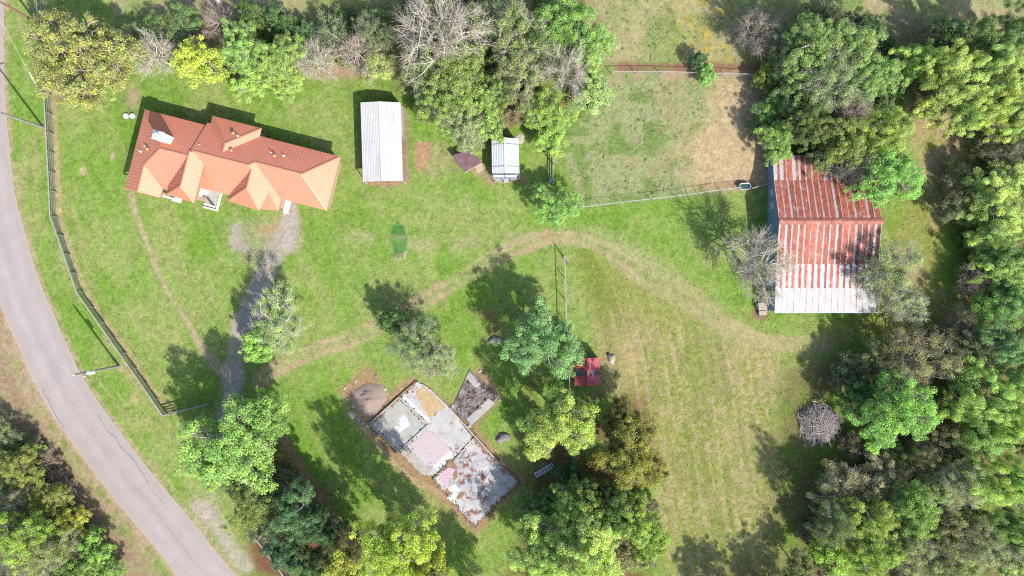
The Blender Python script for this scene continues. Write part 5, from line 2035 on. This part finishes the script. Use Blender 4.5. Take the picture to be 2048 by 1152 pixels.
# --- top left
T_(152, 112, 106, 10.5, 'oak', OAK, "big spreading olive leaved oak between road fence and house", 'brown')
T_(308, 108, 46, 6.0, 'bareS', (170, 160, 120), "small leafless pinkish grey tree between the oak and the lime tree", 'pale')
T_(398, 122, 50, 6.8, 'broadS', LIME, "bright lime yellow tree behind the house roof", 'grey')
T_(300, 58, 34, 3.5, 'broadS', DRK, "dark green low tree right of the big oak near top edge")
T_(366, 42, 34, 4.5, 'featherS', (104, 135, 76), "dark blue green tree above the lime yellow tree")
T_(438, 42, 34, 4.5, 'bareS', (130, 120, 90), "brownish grey leafless tree above and right of the lime tree", 'purple')
T_(500, 28, 30, 5, 'broadS', DRK, "dark tree at the top edge above the green hedge trees", 'brown')
T_(560, 42, 30, 4.5, 'broadS', (80, 120, 60), "dark leafed tree left of the small dark drum")
T_(484, 92, 48, 7, 'broadL', (140, 184, 82), "full green tree right of the lime tree behind the house")
T_(556, 112, 48, 7, 'broadL', (152, 182, 76), "yellowish green tree in the hedge straight behind the house", 'grey')
T_(505, 160, 40, 4.2, 'broadS', (156, 196, 78), "low bright green tree nearest the house back wall")
T_(575, 165, 32, 3.2, 'broadS', (162, 192, 84), "low pale green bush tree left of the grey bare ones")
T_(630, 122, 38, 5.5, 'bareS', (165, 165, 110), "grey leafless tree right of the hedge trees behind the house", 'pale')
T_(712, 104, 44, 6, 'bareS', (160, 150, 110), "pinkish grey leafless tree above the large whitish shed", 'pink')
T_(664, 66, 36, 5, 'mixedS', (100, 135, 70), "dark green sparse tree behind the grey leafless pair")
T_(752, 132, 36, 4.5, 'mixedS', (168, 188, 84), "yellow green thin tree just above the large whitish shed", 'pink')
T_(745, 66, 42, 6.5, 'mixedL', (110, 135, 70), "dark sparse tree at the left end of the tall central grove")
T_(610, 66, 26, 3.5, 'broadS', (78, 124, 74), "small dark tree right of the hedge near the small drum")
# --- central grove
T_(880, 62, 86, 13.5, 'bareL', (150, 150, 95), "tall whitish bare branched tree at the head of the central grove", 'white')
T_(905, 138, 66, 9, 'broadL', (134, 160, 66), "olive green tree below the tall whitish bare tree", 'grey')
T_(822, 40, 44, 6, 'mixedL', (120, 125, 75), "brownish thin tree left of the tall whitish bare tree", 'brown')
T_(848, 150, 48, 7, 'mixedL', (118, 144, 66), "sparse olive tree on the left flank of the central grove")
T_(895, 208, 52, 7, 'broadL', (142, 172, 74), "green tree of the grove nearest the large whitish shed")
T_(958, 198, 46, 6.5, 'broadL', (150, 182, 78), "light green tree in the middle of the central grove")
T_(930, 256, 46, 6.5, 'mixedL', (158, 178, 108), "greyish green tree above the plum roofed hut", 'pale')
T_(972, 250, 36, 5.5, 'broadS', (150, 186, 80), "light green tree left of the small white shed roof")
T_(852, 218, 28, 4, 'broadS', (120, 140, 66), "low dull green tree by the whitish shed right corner", 'brown')
T_(1036, 70, 74, 10, 'mixedL', (136, 158, 78), "large twiggy olive tree right of the tall bare tree", 'pale')
T_(968, 46, 52, 9, 'mixedL', (118, 138, 70), "dark twiggy tree at the top edge of the grove", 'grey')
T_(1134, 44, 62, 9.5, 'broadL', (134, 180, 76), "leafy green tree at the top right of the grove")
T_(1180, 92, 48, 8, 'broadL', (146, 190, 90), "fresh green tree on the right flank of the central grove")
T_(1046, 150, 58, 8.5, 'mixedL', (146, 160, 84), "olive tree with grey twigs left of the white dead tree", 'pale')
T_(1132, 138, 46, 10.5, 'bareS', (165, 160, 120), "white dead tree with radiating limbs in the grove right side", 'white')
T_(1098, 222, 46, 6, 'broadL', (150, 186, 66), "bright olive tree at the bottom of the central grove")
T_(1040, 216, 34, 4, 'mixedS', (130, 118, 76), "brownish low tree between grove and small white shed", 'brown')
T_(1186, 190, 40, 3, 'broadS', (156, 186, 108), "low pale green thicket at the pasture corner right of the grove")
T_(1100, 276, 34, 3.6, 'broadS', (160, 196, 74), "yellow green low tree at the north end of grey rail fence")
T_(1000, 168, 40, 7, 'broadL', (128, 152, 64), "dull olive tree in the heart of the central grove")
T_(1110, 412, 45, 5.2, 'broadL', (136, 186, 78), "round green tree standing alone above the dirt track bend")
T_(1414, 148, 22, 2.4, 'broadS', (136, 188, 82), "small bright bush on the white pipe fence", 'grey', None, 'shrub')
T_(1396, 120, 18, 2.6, 'broadS', (60, 110, 64), "dark bush standing in for shadow of the small bright fence bush", 'grey', None, 'shrub')  # added bush, tinted dark to draw the bright bush's cast shadow
# --- top right woods
T_(1520, 64, 46, 6, 'bareL', (100, 112, 82), "dark grey thin tree standing in for tree shadow left of upper right woods", 'purple')  # tree shadow here, drawn as an added thin tree of dark tint
T_(1584, 112, 52, 7, 'mixedL', (126, 158, 84), "sparse green tree at the upper left of the barn woods")
T_(1624, 92, 58, 10, 'broadL', (140, 172, 88), "grey green tree top centre of the woods above the barn", 'pale')
T_(1700, 92, 56, 10, 'broadL', (146, 176, 96), "pale grey green tree at top of the woods above the barn", 'pale')
T_(1648, 42, 40, 6, 'mixedL', (84, 108, 58), "dark tree at the top edge of the woods above the barn", 'brown')
T_(1726, 52, 36, 6, 'broadS', (78, 110, 62), "dark tree behind the pale grey green tree at the top")
T_(1660, 160, 60, 9.5, 'mixedL', (146, 174, 106), "twiggy pale tree in the centre of the woods above the barn", 'pale')
T_(1594, 176, 48, 5.5, 'broadL', (132, 168, 84), "green tree on the left of the woods above the barn")
T_(1752, 150, 48, 9, 'broadL', (144, 184, 96), "bright green tree on the right side of the barn woods")
T_(1538, 150, 28, 3, 'broadS', (146, 172, 62), "yellow olive tree at the right end of the white pipe fence", 'brown')
T_(1540, 226, 30, 3.0, 'broadS', (110, 158, 64), "green bushy tree on the pasture edge above the barn")
T_(1514, 252, 20, 2.0, 'featherS', (108, 139, 80), "small dark blue green tree on the bare pasture edge")
T_(1560, 280, 42, 5, 'broadL', (142, 182, 72), "green tree overhanging the barn top left corner")
T_(1620, 250, 42, 7.5, 'broadL', (118, 140, 66), "dull olive tree in the woods just above the barn", 'brown')
T_(1706, 226, 40, 7, 'bareS', (130, 120, 82), "brown thin tree in a dark gap of the barn woods", 'purple')
T_(1690, 286, 52, 8, 'broadL', (140, 160, 66), "olive tree shading the top right of the barn roof", 'brown')
T_(1700, 338, 32, 7, 'bareS', (150, 158, 108), "grey twiggy tree leaning over the barn top right corner", 'grey')
T_(1768, 272, 54, 8, 'broadL', (160, 186, 66), "yellow green tree between barn woods and tan clearing")
T_(1776, 352, 62, 8.5, 'broadL', (140, 196, 84), "bright green tree covering the right side of the barn roof")
T_(1640, 320, 26, 6.5, 'mixedS', (128, 150, 66), "thin olive tree hanging over the barn top edge")
# --- far right woods
T_(1832, 118, 38, 6, 'featherL', (172, 208, 94), "feathery green tree just right of the barn woods")
T_(1878, 128, 44, 8, 'featherL', (192, 208, 107), "pale feathery tree right of the barn woods")
T_(1912, 166, 48, 8.5, 'featherL', (189, 208, 109), "pale feathery tree above the tan clearing", 'grey')
T_(1960, 78, 40, 7, 'featherL', (126, 157, 89), "dark feathery tree at the top of the far right woods")
T_(1900, 70, 34, 6.5, 'broadS', (82, 118, 66), "dark tree on the field edge at far upper right", 'brown')
T_(2032, 62, 44, 8, 'featherL', (115, 146, 82), "dark feathery tree in the top right corner")
T_(1990, 138, 48, 9, 'featherL', (178, 207, 112), "grey green feathery tree in far right woods second from the corner")
T_(2040, 150, 46, 9, 'featherL', (196, 208, 112), "pale feathery tree at the right edge near the top")
T_(1866, 222, 30, 5, 'featherS', (192, 208, 103), "small pale feathery tree at the head of the tan clearing")
T_(1940, 222, 46, 8, 'featherL', (187, 208, 103), "light feathery tree over the right side of tan clearing")
T_(1998, 218, 46, 8.5, 'featherL', (192, 208, 103), "light feathery tree right of the one over the clearing")
T_(2044, 236, 40, 8.5, 'featherL', (148, 182, 91), "mid green feathery tree at the right edge above the dark gap")
T_(1996, 292, 48, 3.5, 'mixedL', (112, 112, 66), "brown undergrowth tree in the dark gap right of the clearing", 'brown')
T_(2038, 318, 46, 4.5, 'mixedL', (100, 116, 66), "dark sparse tree at the right edge by the clearing", 'purple')
T_(1918, 352, 34, 2.6, 'mixedS', (130, 140, 76), "low thin tree at the bottom of the tan clearing", 'brown')
T_(1900, 414, 30, 4, 'mixedS', (90, 110, 60), "dark thin tree on the clearing edge right of barn", 'brown')
T_(2014, 374, 56, 6.5, 'featherL', (187, 208, 107), "pale feathery tree at right edge level with the barn ridge")
T_(1966, 416, 42, 5.0, 'featherL', (152, 182, 100), "blue green feathery tree right of the barn ridge")
T_(2008, 452, 54, 6.8, 'featherL', (185, 208, 103), "light feathery tree below the pale one at the right edge")
T_(1972, 486, 38, 4.8, 'featherL', (161, 194, 89), "mid green feathery tree level with the rusty south roof")
T_(2040, 520, 50, 7.5, 'featherL', (148, 182, 96), "blue green feathery tree at right edge level with the barn front")
T_(1996, 538, 44, 5.5, 'featherL', (170, 201, 94), "green feathery tree with grey twigs right of the grassy strip", 'pale')
T_(1946, 562, 30, 3.6, 'bareS', (130, 130, 92), "grey thin tree at the grassy strip edge right of the barn", 'purple')
T_(1970, 612, 34, 5.5, 'featherS', (165, 208, 92), "bright narrow feathery tree right of barn front", 'grey')
T_(2024, 610, 46, 7, 'featherL', (121, 167, 94), "teal feathery tree at the right edge below barn level")
T_(1922, 646, 32, 4, 'bareS', (110, 104, 74), "purplish thin tree between the grassy strip and right woods", 'purple')
T_(2010, 690, 50, 8, 'featherL', (117, 164, 100), "teal tree at the right edge in the dark middle woods")
T_(1956, 700, 42, 6.5, 'mixedL', (96, 120, 66), "dark sparse tree left of the teal tree in right woods", 'brown')
T_(2042, 752, 38, 8, 'featherL', (148, 191, 100), "blue green feathery tree at the right edge lower down")
# --- around the barn
T_(1518, 528, 70, 8.0, 'bareL', (165, 165, 105), "large pale leafless tree against the barn west wall", 'white')
T_(1782, 552, 66, 8.0, 'sparseL', (158, 180, 112), "large grey green thin tree leaning over the barn lower right", 'grey')
T_(1816, 612, 42, 6.5, 'sparseL', (160, 182, 116), "grey green thin tree just right of the barn front corner", 'pale')
# --- lower right woods
T_(1838, 722, 76, 7.2, 'sparseL', (142, 144, 80), "wide dark olive thin tree below the barn", 'brown')
T_(1752, 720, 44, 5, 'mixedL', (112, 128, 66), "dark sparse tree standing in for shade straight below the barn front", 'brown')  # patch of shade here, put in as a dark tinted tree
T_(1690, 745, 36, 3.5, 'mixedS', (96, 120, 60), "dark low tree at the track end below the barn", 'brown')
T_(1906, 674, 38, 4.5, 'mixedS', (100, 112, 56), "dark olive tree between barn grass and right woods", 'brown')
T_(1796, 824, 74, 9, 'broadL', (140, 196, 74), "big bright green tree right of the brush pile")
T_(1722, 806, 38, 5, 'broadL', (86, 144, 66), "deep green tree touching the brush pile on its right", 'brown')
T_(1730, 770, 34, 5, 'broadS', (90, 124, 56), "dark green tree above the brush pile right side", 'brown')
T_(1938, 742, 36, 7, 'featherS', (161, 196, 98), "pale feathery tree right of the wide dark olive tree")
T_(1936, 812, 44, 8, 'featherL', (176, 208, 107), "pale feathery tree right of the big bright green tree")
T_(1996, 800, 48, 8.5, 'featherL', (170, 205, 100), "feathery tree second from the right edge below the teal tree")
T_(2036, 846, 48, 9, 'featherL', (181, 208, 103), "light feathery tree at the right edge in the lower woods")
T_(1964, 882, 46, 8, 'featherL', (148, 186, 96), "blue green feathery tree in the lower right woods")
T_(1900, 872, 36, 5.5, 'mixedS', (136, 130, 82), "brown sparse tree below the big bright green tree", 'brown')
T_(1702, 984, 70, 5.2, 'mixedL', (174, 170, 110), "large brownish grey thin tree below the brush pile", 'pink')
T_(1778, 952, 50, 5.0, 'mixedL', (178, 178, 120), "pinkish grey thin tree right of the large brownish one", 'pink')
T_(1840, 918, 44, 6.5, 'mixedL', (128, 130, 72), "dark brown olive tree in the centre of the lower right woods", 'brown')
T_(1800, 912, 30, 5, 'featherS', (139, 180, 82), "small blue green tree in a dark gap below the bright tree")
T_(1902, 976, 52, 9, 'mixedL', (174, 182, 132), "pale twiggy tree in the middle of lower right woods", 'pale')
T_(1962, 972, 48, 9, 'featherL', (183, 208, 103), "bright feathery tree right of the pale twiggy tree")
T_(2034, 968, 46, 9, 'featherL', (165, 203, 100), "feathery tree at the right edge above the dark hollow")
T_(1834, 1016, 56, 8.5, 'broadL', (144, 184, 76), "green tree in the lower right woods below the brown olive tree")
T_(1738, 1046, 56, 8, 'broadL', (158, 180, 62), "yellow olive tree low in the lower right woods", 'grey')
T_(1664, 1046, 44, 9, 'mixedL', (112, 142, 60), "dark green thin tree on the hay field edge lower right", 'grey')
T_(1664, 1112, 40, 6, 'broadS', (156, 196, 62), "bright yellow green tree at the bottom edge beside the field")
T_(1748, 1112, 52, 8, 'broadL', (154, 184, 62), "yellow green tree at bottom edge of the lower right woods")
T_(1830, 1098, 54, 8, 'mixedL', (162, 174, 110), "grey green sparse tree at bottom edge of the lower right woods", 'grey')
T_(1906, 1068, 50, 7.5, 'mixedL', (166, 166, 102), "olive grey sparse tree lower right of the woods", 'pink')
T_(1968, 1092, 54, 8.5, 'mixedL', (174, 180, 130), "pale grey sparse tree near the bottom right corner", 'grey')
T_(2026, 1052, 40, 8, 'featherL', (130, 167, 89), "dark blue green tree near the bottom right corner")
T_(1900, 1140, 52, 8, 'mixedL', (160, 174, 100), "sparse green tree cut by the bottom edge at right", 'grey')
T_(2040, 1136, 40, 5, 'broadS', (160, 184, 96), "pale green tree in the bottom right corner", 'pink')
T_(1600, 1136, 34, 5, 'mixedS', (108, 130, 58), "dark thin tree on the field's lower right corner", 'brown')
T_(1470, 1222, 50, 6.5, 'broadL', (140, 170, 70), "tree just below the bottom edge under the hay field")
T_(1590, 1230, 56, 7, 'broadL', (140, 170, 70), "tree below the bottom edge at the field corner")
# --- lower middle group
T_(1084, 686, 74, 9, 'broadL', (128, 176, 104), "broad blue green tree over the fence beside the red shed")
T_(1118, 850, 70, 11, 'broadL', (182, 204, 84), "tall yellow green tree left of the dark olive trees below red shed")
T_(1080, 888, 34, 5.5, 'broadS', (150, 166, 66), "olive tree on the left of the tall yellow green tree")
T_(1262, 908, 70, 10, 'broadL', (150, 148, 46), "dark olive gold tree on the west edge of hay field", 'brown')
T_(1246, 842, 40, 8, 'broadL', (122, 124, 46), "dark olive tree just below the red roofed shed", 'brown')
T_(1300, 940, 36, 7, 'broadS', (144, 148, 46), "olive gold tree bulging onto the hay field", 'brown')
T_(1140, 950, 30, 4, 'broadS', (72, 118, 72), "low dark green shrubby tree over the ladder", 'grey')
T_(1122, 1066, 70, 7.6, 'broadL', (186, 216, 104), "pale bright tree at bottom middle behind the ladder", 'grey')
T_(1180, 1108, 74, 11.5, 'broadL', (198, 222, 106), "brightest light green tree at bottom centre edge", 'grey')
T_(1080, 1014, 40, 4.6, 'broadL', (104, 146, 64), "deep green tree between slab corner and bottom centre trees", 'brown')
T_(1080, 1120, 56, 9, 'broadL', (176, 208, 96), "mid green tree at bottom edge below the slab corner")
T_(1150, 1000, 44, 9, 'broadL', (124, 160, 66), "mid green tree right below the ladder")
T_(1226, 1016, 46, 8.5, 'broadL', (88, 124, 54), "dark green tree between the olive gold tree and bottom trees", 'brown')
T_(1270, 1042, 52, 8, 'broadL', (156, 186, 66), "green gold tree on the field edge near the bottom")
T_(1300, 1088, 40, 7, 'broadS', (146, 176, 52), "small green gold tree at the field edge by bottom", 'grey')
T_(1250, 1110, 36, 6, 'mixedS', (150, 150, 92), "grey brown thin tree at the bottom by the field edge", 'pink')
T_(960, 1236, 60, 10, 'broadL', (140, 170, 70), "tree below the bottom edge under the slab lawn")
# --- track and drive trees
T_(546, 646, 66, 6.4, 'sparseL', (150, 190, 84), "sparse whitish branched tree over the gravel drive", 'pale')
T_(512, 690, 36, 6, 'broadS', (146, 196, 78), "bright green tree at the drive left of the sparse one", 'pale')
T_(826, 690, 50, 6.6, 'sparseL', (130, 172, 84), "green and grey tree standing in the dirt track curve", 'grey')
T_(872, 724, 42, 6.4, 'sparseL', (146, 176, 92), "grey white twiggy tree above the foundation slab", 'pale')
T_(782, 640, 30, 4.5, 'broadS', (98, 140, 60), "dark green small tree at the upper side of the dirt track", 'brown')
# --- lower left group
T_(466, 888, 96, 10.5, 'broadL', (148, 192, 84), "big bright green tree between board fence and bottom drive")
T_(530, 836, 46, 8, 'broadL', (140, 188, 78), "green tree at the right of the big bright tree")
T_(420, 930, 50, 8.5, 'broadL', (152, 196, 88), "fresh green tree bulging toward the road")
T_(500, 1010, 52, 8.5, 'broadL', (130, 152, 66), "olive green tree below the big bright tree by the road")
T_(592, 1028, 54, 9, 'broadL', (96, 142, 88), "teal green tree beside the brown path at bottom left")
T_(640, 1058, 42, 8, 'broadL', (78, 120, 66), "dark green tree right of the teal one", 'brown')
T_(566, 1094, 44, 8, 'broadL', (70, 118, 84), "dark teal tree over the bottom board fence", 'brown')
T_(622, 1130, 48, 8, 'broadL', (90, 128, 60), "dark olive tree at the bottom edge beside the yellow tree", 'brown')
T_(690, 1128, 44, 9, 'broadS', (176, 184, 52), "yellow olive tree left of the tall lime tree at bottom", 'grey')
T_(786, 1098, 74, 15.5, 'broadL', (190, 212, 58), "tall lime yellow tree at the bottom edge left of the slab lawn", 'grey')
T_(852, 1134, 44, 11, 'broadS', (180, 190, 52), "lime olive tree at bottom edge right of the tall lime tree", 'grey')
T_(700, 1090, 40, 8.5, 'mixedL', (128, 120, 66), "brown thin tree between dark trees and tall lime tree", 'brown')
# --- left of the road
T_(4, 866, 34, 3.2, 'mixedL', (128, 150, 64), "thin green tree at the left edge where woods begin")
T_(30, 936, 46, 5, 'broadL', (150, 158, 62), "olive tree at left edge below the wood's upper end", 'brown')
T_(12, 1012, 44, 6.5, 'mixedL', (140, 140, 92), "grey twiggy tree at the left edge in the roadside woods", 'pale')
T_(84, 1000, 48, 4.2, 'broadL', (158, 164, 58), "olive gold tree in the middle of the roadside woods")
T_(136, 1056, 40, 3.8, 'broadL', (192, 194, 40), "yellow tree at the roadside wood's edge", 'grey')
T_(40, 1076, 54, 9, 'broadL', (158, 188, 58), "yellow green tree at the left edge near bottom")
T_(100, 1108, 48, 7.5, 'mixedL', (146, 166, 64), "grey and green tree near the bottom left corner", 'pale')
T_(20, 1136, 44, 7.5, 'bareL', (150, 158, 80), "grey bare limbed tree in the bottom left corner", 'grey')
T_(184, 1104, 38, 4.5, 'broadS', (136, 184, 64), "low bright green tree at the lower roadside wood edge")
T_(150, 1146, 40, 6, 'broadS', (118, 150, 52), "green tree at the bottom edge of roadside woods")
T_(218, 1146, 30, 3, 'broadS', (130, 172, 64), "low green tree nearest the road at the bottom edge")
T_(50, 886, 22, 2, 'mixedS', (116, 128, 52), "small dull tree at the upper end of roadside woods", 'brown')
for (px, py, r_) in ((70, 888, 20), (88, 914, 24), (106, 946, 24), (126, 972, 24), (146, 1002, 22), (160, 1030, 18), (112, 920, 14)):
    T_(px, py, r_ * 0.9, 1.1, 'brush', (150, 122, 100), "low purplish brown dead shrub on the verge side of roadside woods", 'purple', "dead shrubs along the roadside woods")
# --- undergrowth closing the gaps inside the woods
rs_ = np.random.default_rng(50)
for (lab, grp, rgb, poly, n, st) in (
        ("low dull green undergrowth shrub under the far right woods", "undergrowth in the far right woods", (104, 124, 62),
         [(1930, 60), (2100, 60), (2100, 1180), (1850, 1180), (1820, 1000), (1900, 700), (1960, 560), (1930, 480), (1990, 330), (1960, 260)], 60, 'bush'),
        ("low brown green undergrowth shrub under the lower right woods", "undergrowth in the lower right woods", (122, 112, 62),
         [(1640, 920), (1850, 700), (1880, 1000), (1860, 1180), (1580, 1180)], 34, 'brush'),
        ("low green undergrowth shrub under the woods above the barn", "undergrowth above the barn", (88, 116, 54),
         [(1510, 60), (1800, 60), (1800, 200), (1700, 290), (1540, 300), (1520, 190)], 26, 'bush'),
        ("low dark undergrowth shrub under the central grove", "undergrowth in the central grove", (104, 124, 58),
         [(800, 10), (1180, 0), (1210, 120), (1120, 240), (960, 280), (830, 190)], 24, 'bush'),
        ("low green undergrowth shrub under the hedge trees behind the house", "undergrowth behind the house", (100, 132, 62),
         [(450, 60), (780, 30), (780, 130), (620, 110), (470, 160)], 16, 'bush'),
        ("low green shrub under the bottom left trees by the drive", "undergrowth at bottom left", (84, 108, 52),
         [(400, 900), (540, 860), (640, 1010), (740, 1150), (560, 1160), (500, 1050)], 12, 'brush'),
        ("low green undergrowth shrub in the roadside woods", "undergrowth in the roadside woods", (124, 146, 52),
         [(-40, 850), (30, 850), (150, 1030), (210, 1150), (-60, 1200)], 18, 'bush'),
        ("low brown undergrowth shrub under the trees below the red shed", "undergrowth below the red shed", (110, 104, 54),
         [(1060, 900), (1190, 960), (1290, 980), (1290, 1150), (1030, 1150)], 14, 'brush')):
    P_ = np.array(poly, float)
    k = 0
    while k < n:
        x_, y_ = rs_.uniform(P_[:, 0].min(), P_[:, 0].max()), rs_.uniform(P_[:, 1].min(), P_[:, 1].max())
        if sdpoly(np.array([x_]), np.array([y_]), poly)[0] < 0:
            j_ = rs_.uniform(0.8, 1.2)
            T_(x_, y_, rs_.uniform(18, 32), rs_.uniform(1.2, 2.2), st, tuple(c * j_ for c in rgb), lab, 'brown', grp)
            k += 1


# ------------------------------------------------------------------ loose stuff on the ground
def scatter(name, P, size, mat, seed, z=0.03, tilt=0.25, stretch=0.6):
    rs = np.random.default_rng(seed)
    n = len(P)
    Nn = unit(np.array([0, 0, 1.0]) + rs.normal(0, tilt, (n, 3)))
    Q = np.column_stack([P, np.full(n, z)])
    V, F = leaf_quads(Q, Nn, size, size * stretch, rs)
    o = link(name, make_mesh(name, V, F), mat)
    o["kind"] = "stuff"
    return o


rs = np.random.default_rng(77)
q = rs.normal(size=(900, 2)) * np.array([70, 60]) + np.array([890, 1040])
q2 = rs.normal(size=(500, 2)) * np.array([70, 70]) + np.array([700, 930])
q = np.concatenate([q, q2])
q = q[sdpoly(q[:, 0], q[:, 1], [(735, 850), (825, 760), (1050, 960), (948, 1062)]) > 4]
scatter("fallen_leaves", np.column_stack([(q[:, 0] - 1024) / 16, (576 - q[:, 1]) / 16]), 0.15, M['yellow_leaf'], 5, 0.04)
# cut hay lying in rows
n = 26000
x = 1150 + rs.random(n) * 420
y = 520 + rs.random(n) * 640
rx = x - 0.13 * (y - 900) + 0.0006 * np.minimum(y - 760, 0) ** 2
rows = 0.5 + 0.5 * np.sin(rx / 21.0 * 2 * np.pi)
ins = sdpoly(x, y, [(1190, 560), (1290, 600), (1440, 690), (1550, 730), (1550, 1170), (1350, 1170), (1320, 900), (1240, 790), (1215, 650)]) < 0
keep = ins & (rs.random(n) < (0.30 + 0.35 * rows ** 3) * sst(0.38, 0.6, fbm(x, y, 40, 301, 3)) * 1.3)
scatter("cut_hay", np.column_stack([(x[keep] - 1024) / 16, (576 - y[keep]) / 16]), 0.15, M['hay'], 6, 0.018, 0.12)

# dead leaves blown over the slabs, and along the brown path
n = 1700
c8 = rs.random((n, 2)) * np.array([1100, 1000]) + np.array([200, 100])
dens = fbm(c8[:, 0], c8[:, 1], 160, 401, 4)
se_ = sst(600, 1000, c8[:, 0] * 0.7 + c8[:, 1] * 0.5)
k_ = (sdpoly(c8[:, 0], c8[:, 1], [(260, 430), (540, 175), (1165, 790), (902, 1065)]) < 0) & (rs.random(n) < (0.15 + 0.75 * se_) * sst(0.42, 0.6, dens))
P = np.array([W(*C8(a, b), 0.2)[:2] for a, b in c8[k_]])
scatter("dead_leaves", P, 0.15, M['dead_leaf'], 8, 0.195, 0.2)
# blades and tufts standing out of the lawn, tinted like the turf they grow from
n = 110000
x = rs.random(n) * 2048
y = rs.random(n) * 1152
gc = ground_color(x, y) * KS
ok = (gc[:, 1] > gc[:, 0] * 1.0) & (sdpoly(x, y, [tuple(p) for p in ROAD_C[::3]] + [(-3000, 1350), (-3000, -260)]) > 50)
ok &= rs.random(n) < 0.25 + 0.75 * sst(0.4, 0.6, fbm(x, y, 22, 411, 3))
x, y, gc = x[ok], y[ok], gc[ok]
n = len(x)
Nn = unit(rs.normal(0, 0.55, (n, 3)) + np.array([0, 0, 0.9]))
Nn *= np.where(Nn[:, 2:3] < 0, -1, 1)
V, F = leaf_quads(np.column_stack([(x - 1024) / 16, (576 - y) / 16, np.full(n, 0.035)]), Nn, 0.15, 0.07, rs)
gme = make_mesh("grass", V, F)
tt = np.ones((n, 4), np.float32)
tt[:, :3] = gc * (1.0 + 0.75 * rs.random(n))[:, None]
tt[:, 3] = 0
at = gme.attributes.new("Tint", 'FLOAT_COLOR', 'POINT')
at.data.foreach_set("color", np.repeat(tt, 4, axis=0).ravel())
go = link("grass", gme, M['leaf'])
go["kind"] = "stuff"
go.color = (1, 1, 1, 1)

# weeds along the broken slab edges and curbs
P = []
for a, b in (((250, 432), (428, 604)), ((428, 604), (600, 440)), ((432, 262), (590, 420)), ((742, 328), (1060, 680)), ((640, 772), (902, 1075)), ((902, 1075), (1178, 790)), ((250, 430), (540, 165)), ((800, 610), (664, 742))):
    for _ in range(46):
        t = rs.random()
        P.append(W(a[0] * (1 - t) / 3.114 + b[0] * t / 3.114 + 660 + rs.normal(0, 2.2), a[1] * (1 - t) / 3.114 + b[1] * t / 3.114 + 710 + rs.normal(0, 2.2), 0.2)[:2])
scatter("weeds", np.array(P), 0.26, M['tuft'], 12, 0.20, 0.5)
# broken bits round the upper end of the slab
for i, (px, py, sz) in enumerate(((694, 800, .3), (706, 812, .22), (690, 776, .2), (716, 838, .35), (726, 846, .25), (770, 778, .25), (752, 752, .2), (712, 762, .18), (735, 852, .3), (748, 866, .22), (905, 812, .3), (960, 742, .22), (1000, 800, .25), (938, 852, .3))):
    tag(blob("rubble", W(px, py, 0), (sz * 1.2, sz, sz * 0.6), 40 + i, M['pale_stone'] if i % 3 else M['stone'], 0.5, 4, 8), "loose chunk of pale rubble on the bare soil beside the slabs", "rubble", "rubble around the foundation")

# crumbled dirt lapping over the slab's rim
for pts in (((640, 772), (702, 855), (902, 1075)), ((902, 1075), (1040, 930), (1178, 790)), ((1178, 790), (1062, 682), (885, 512)), ((250, 430), (400, 290), (540, 165))):
    cur = [np.array(p, float) for p in pts]
    line = resample(np.array(cur), 9.0)
    inner = np.array([720.0, 620.0])
    a_ = [tuple(q) for q in line + unit(line - inner) * (6 + 4 * rs.random((len(line), 1)))]
    b_ = [tuple(q) for q in line - unit(line - inner) * (4 + 26 * rs.random((len(line), 1)) ** 2)]
    MB().prism(slab_poly(a_ + b_[::-1], 0.18), 0.0, 0.183 + 0.002 * rs.random()).build("dirt_edge", M['brown_dirt'], slab)
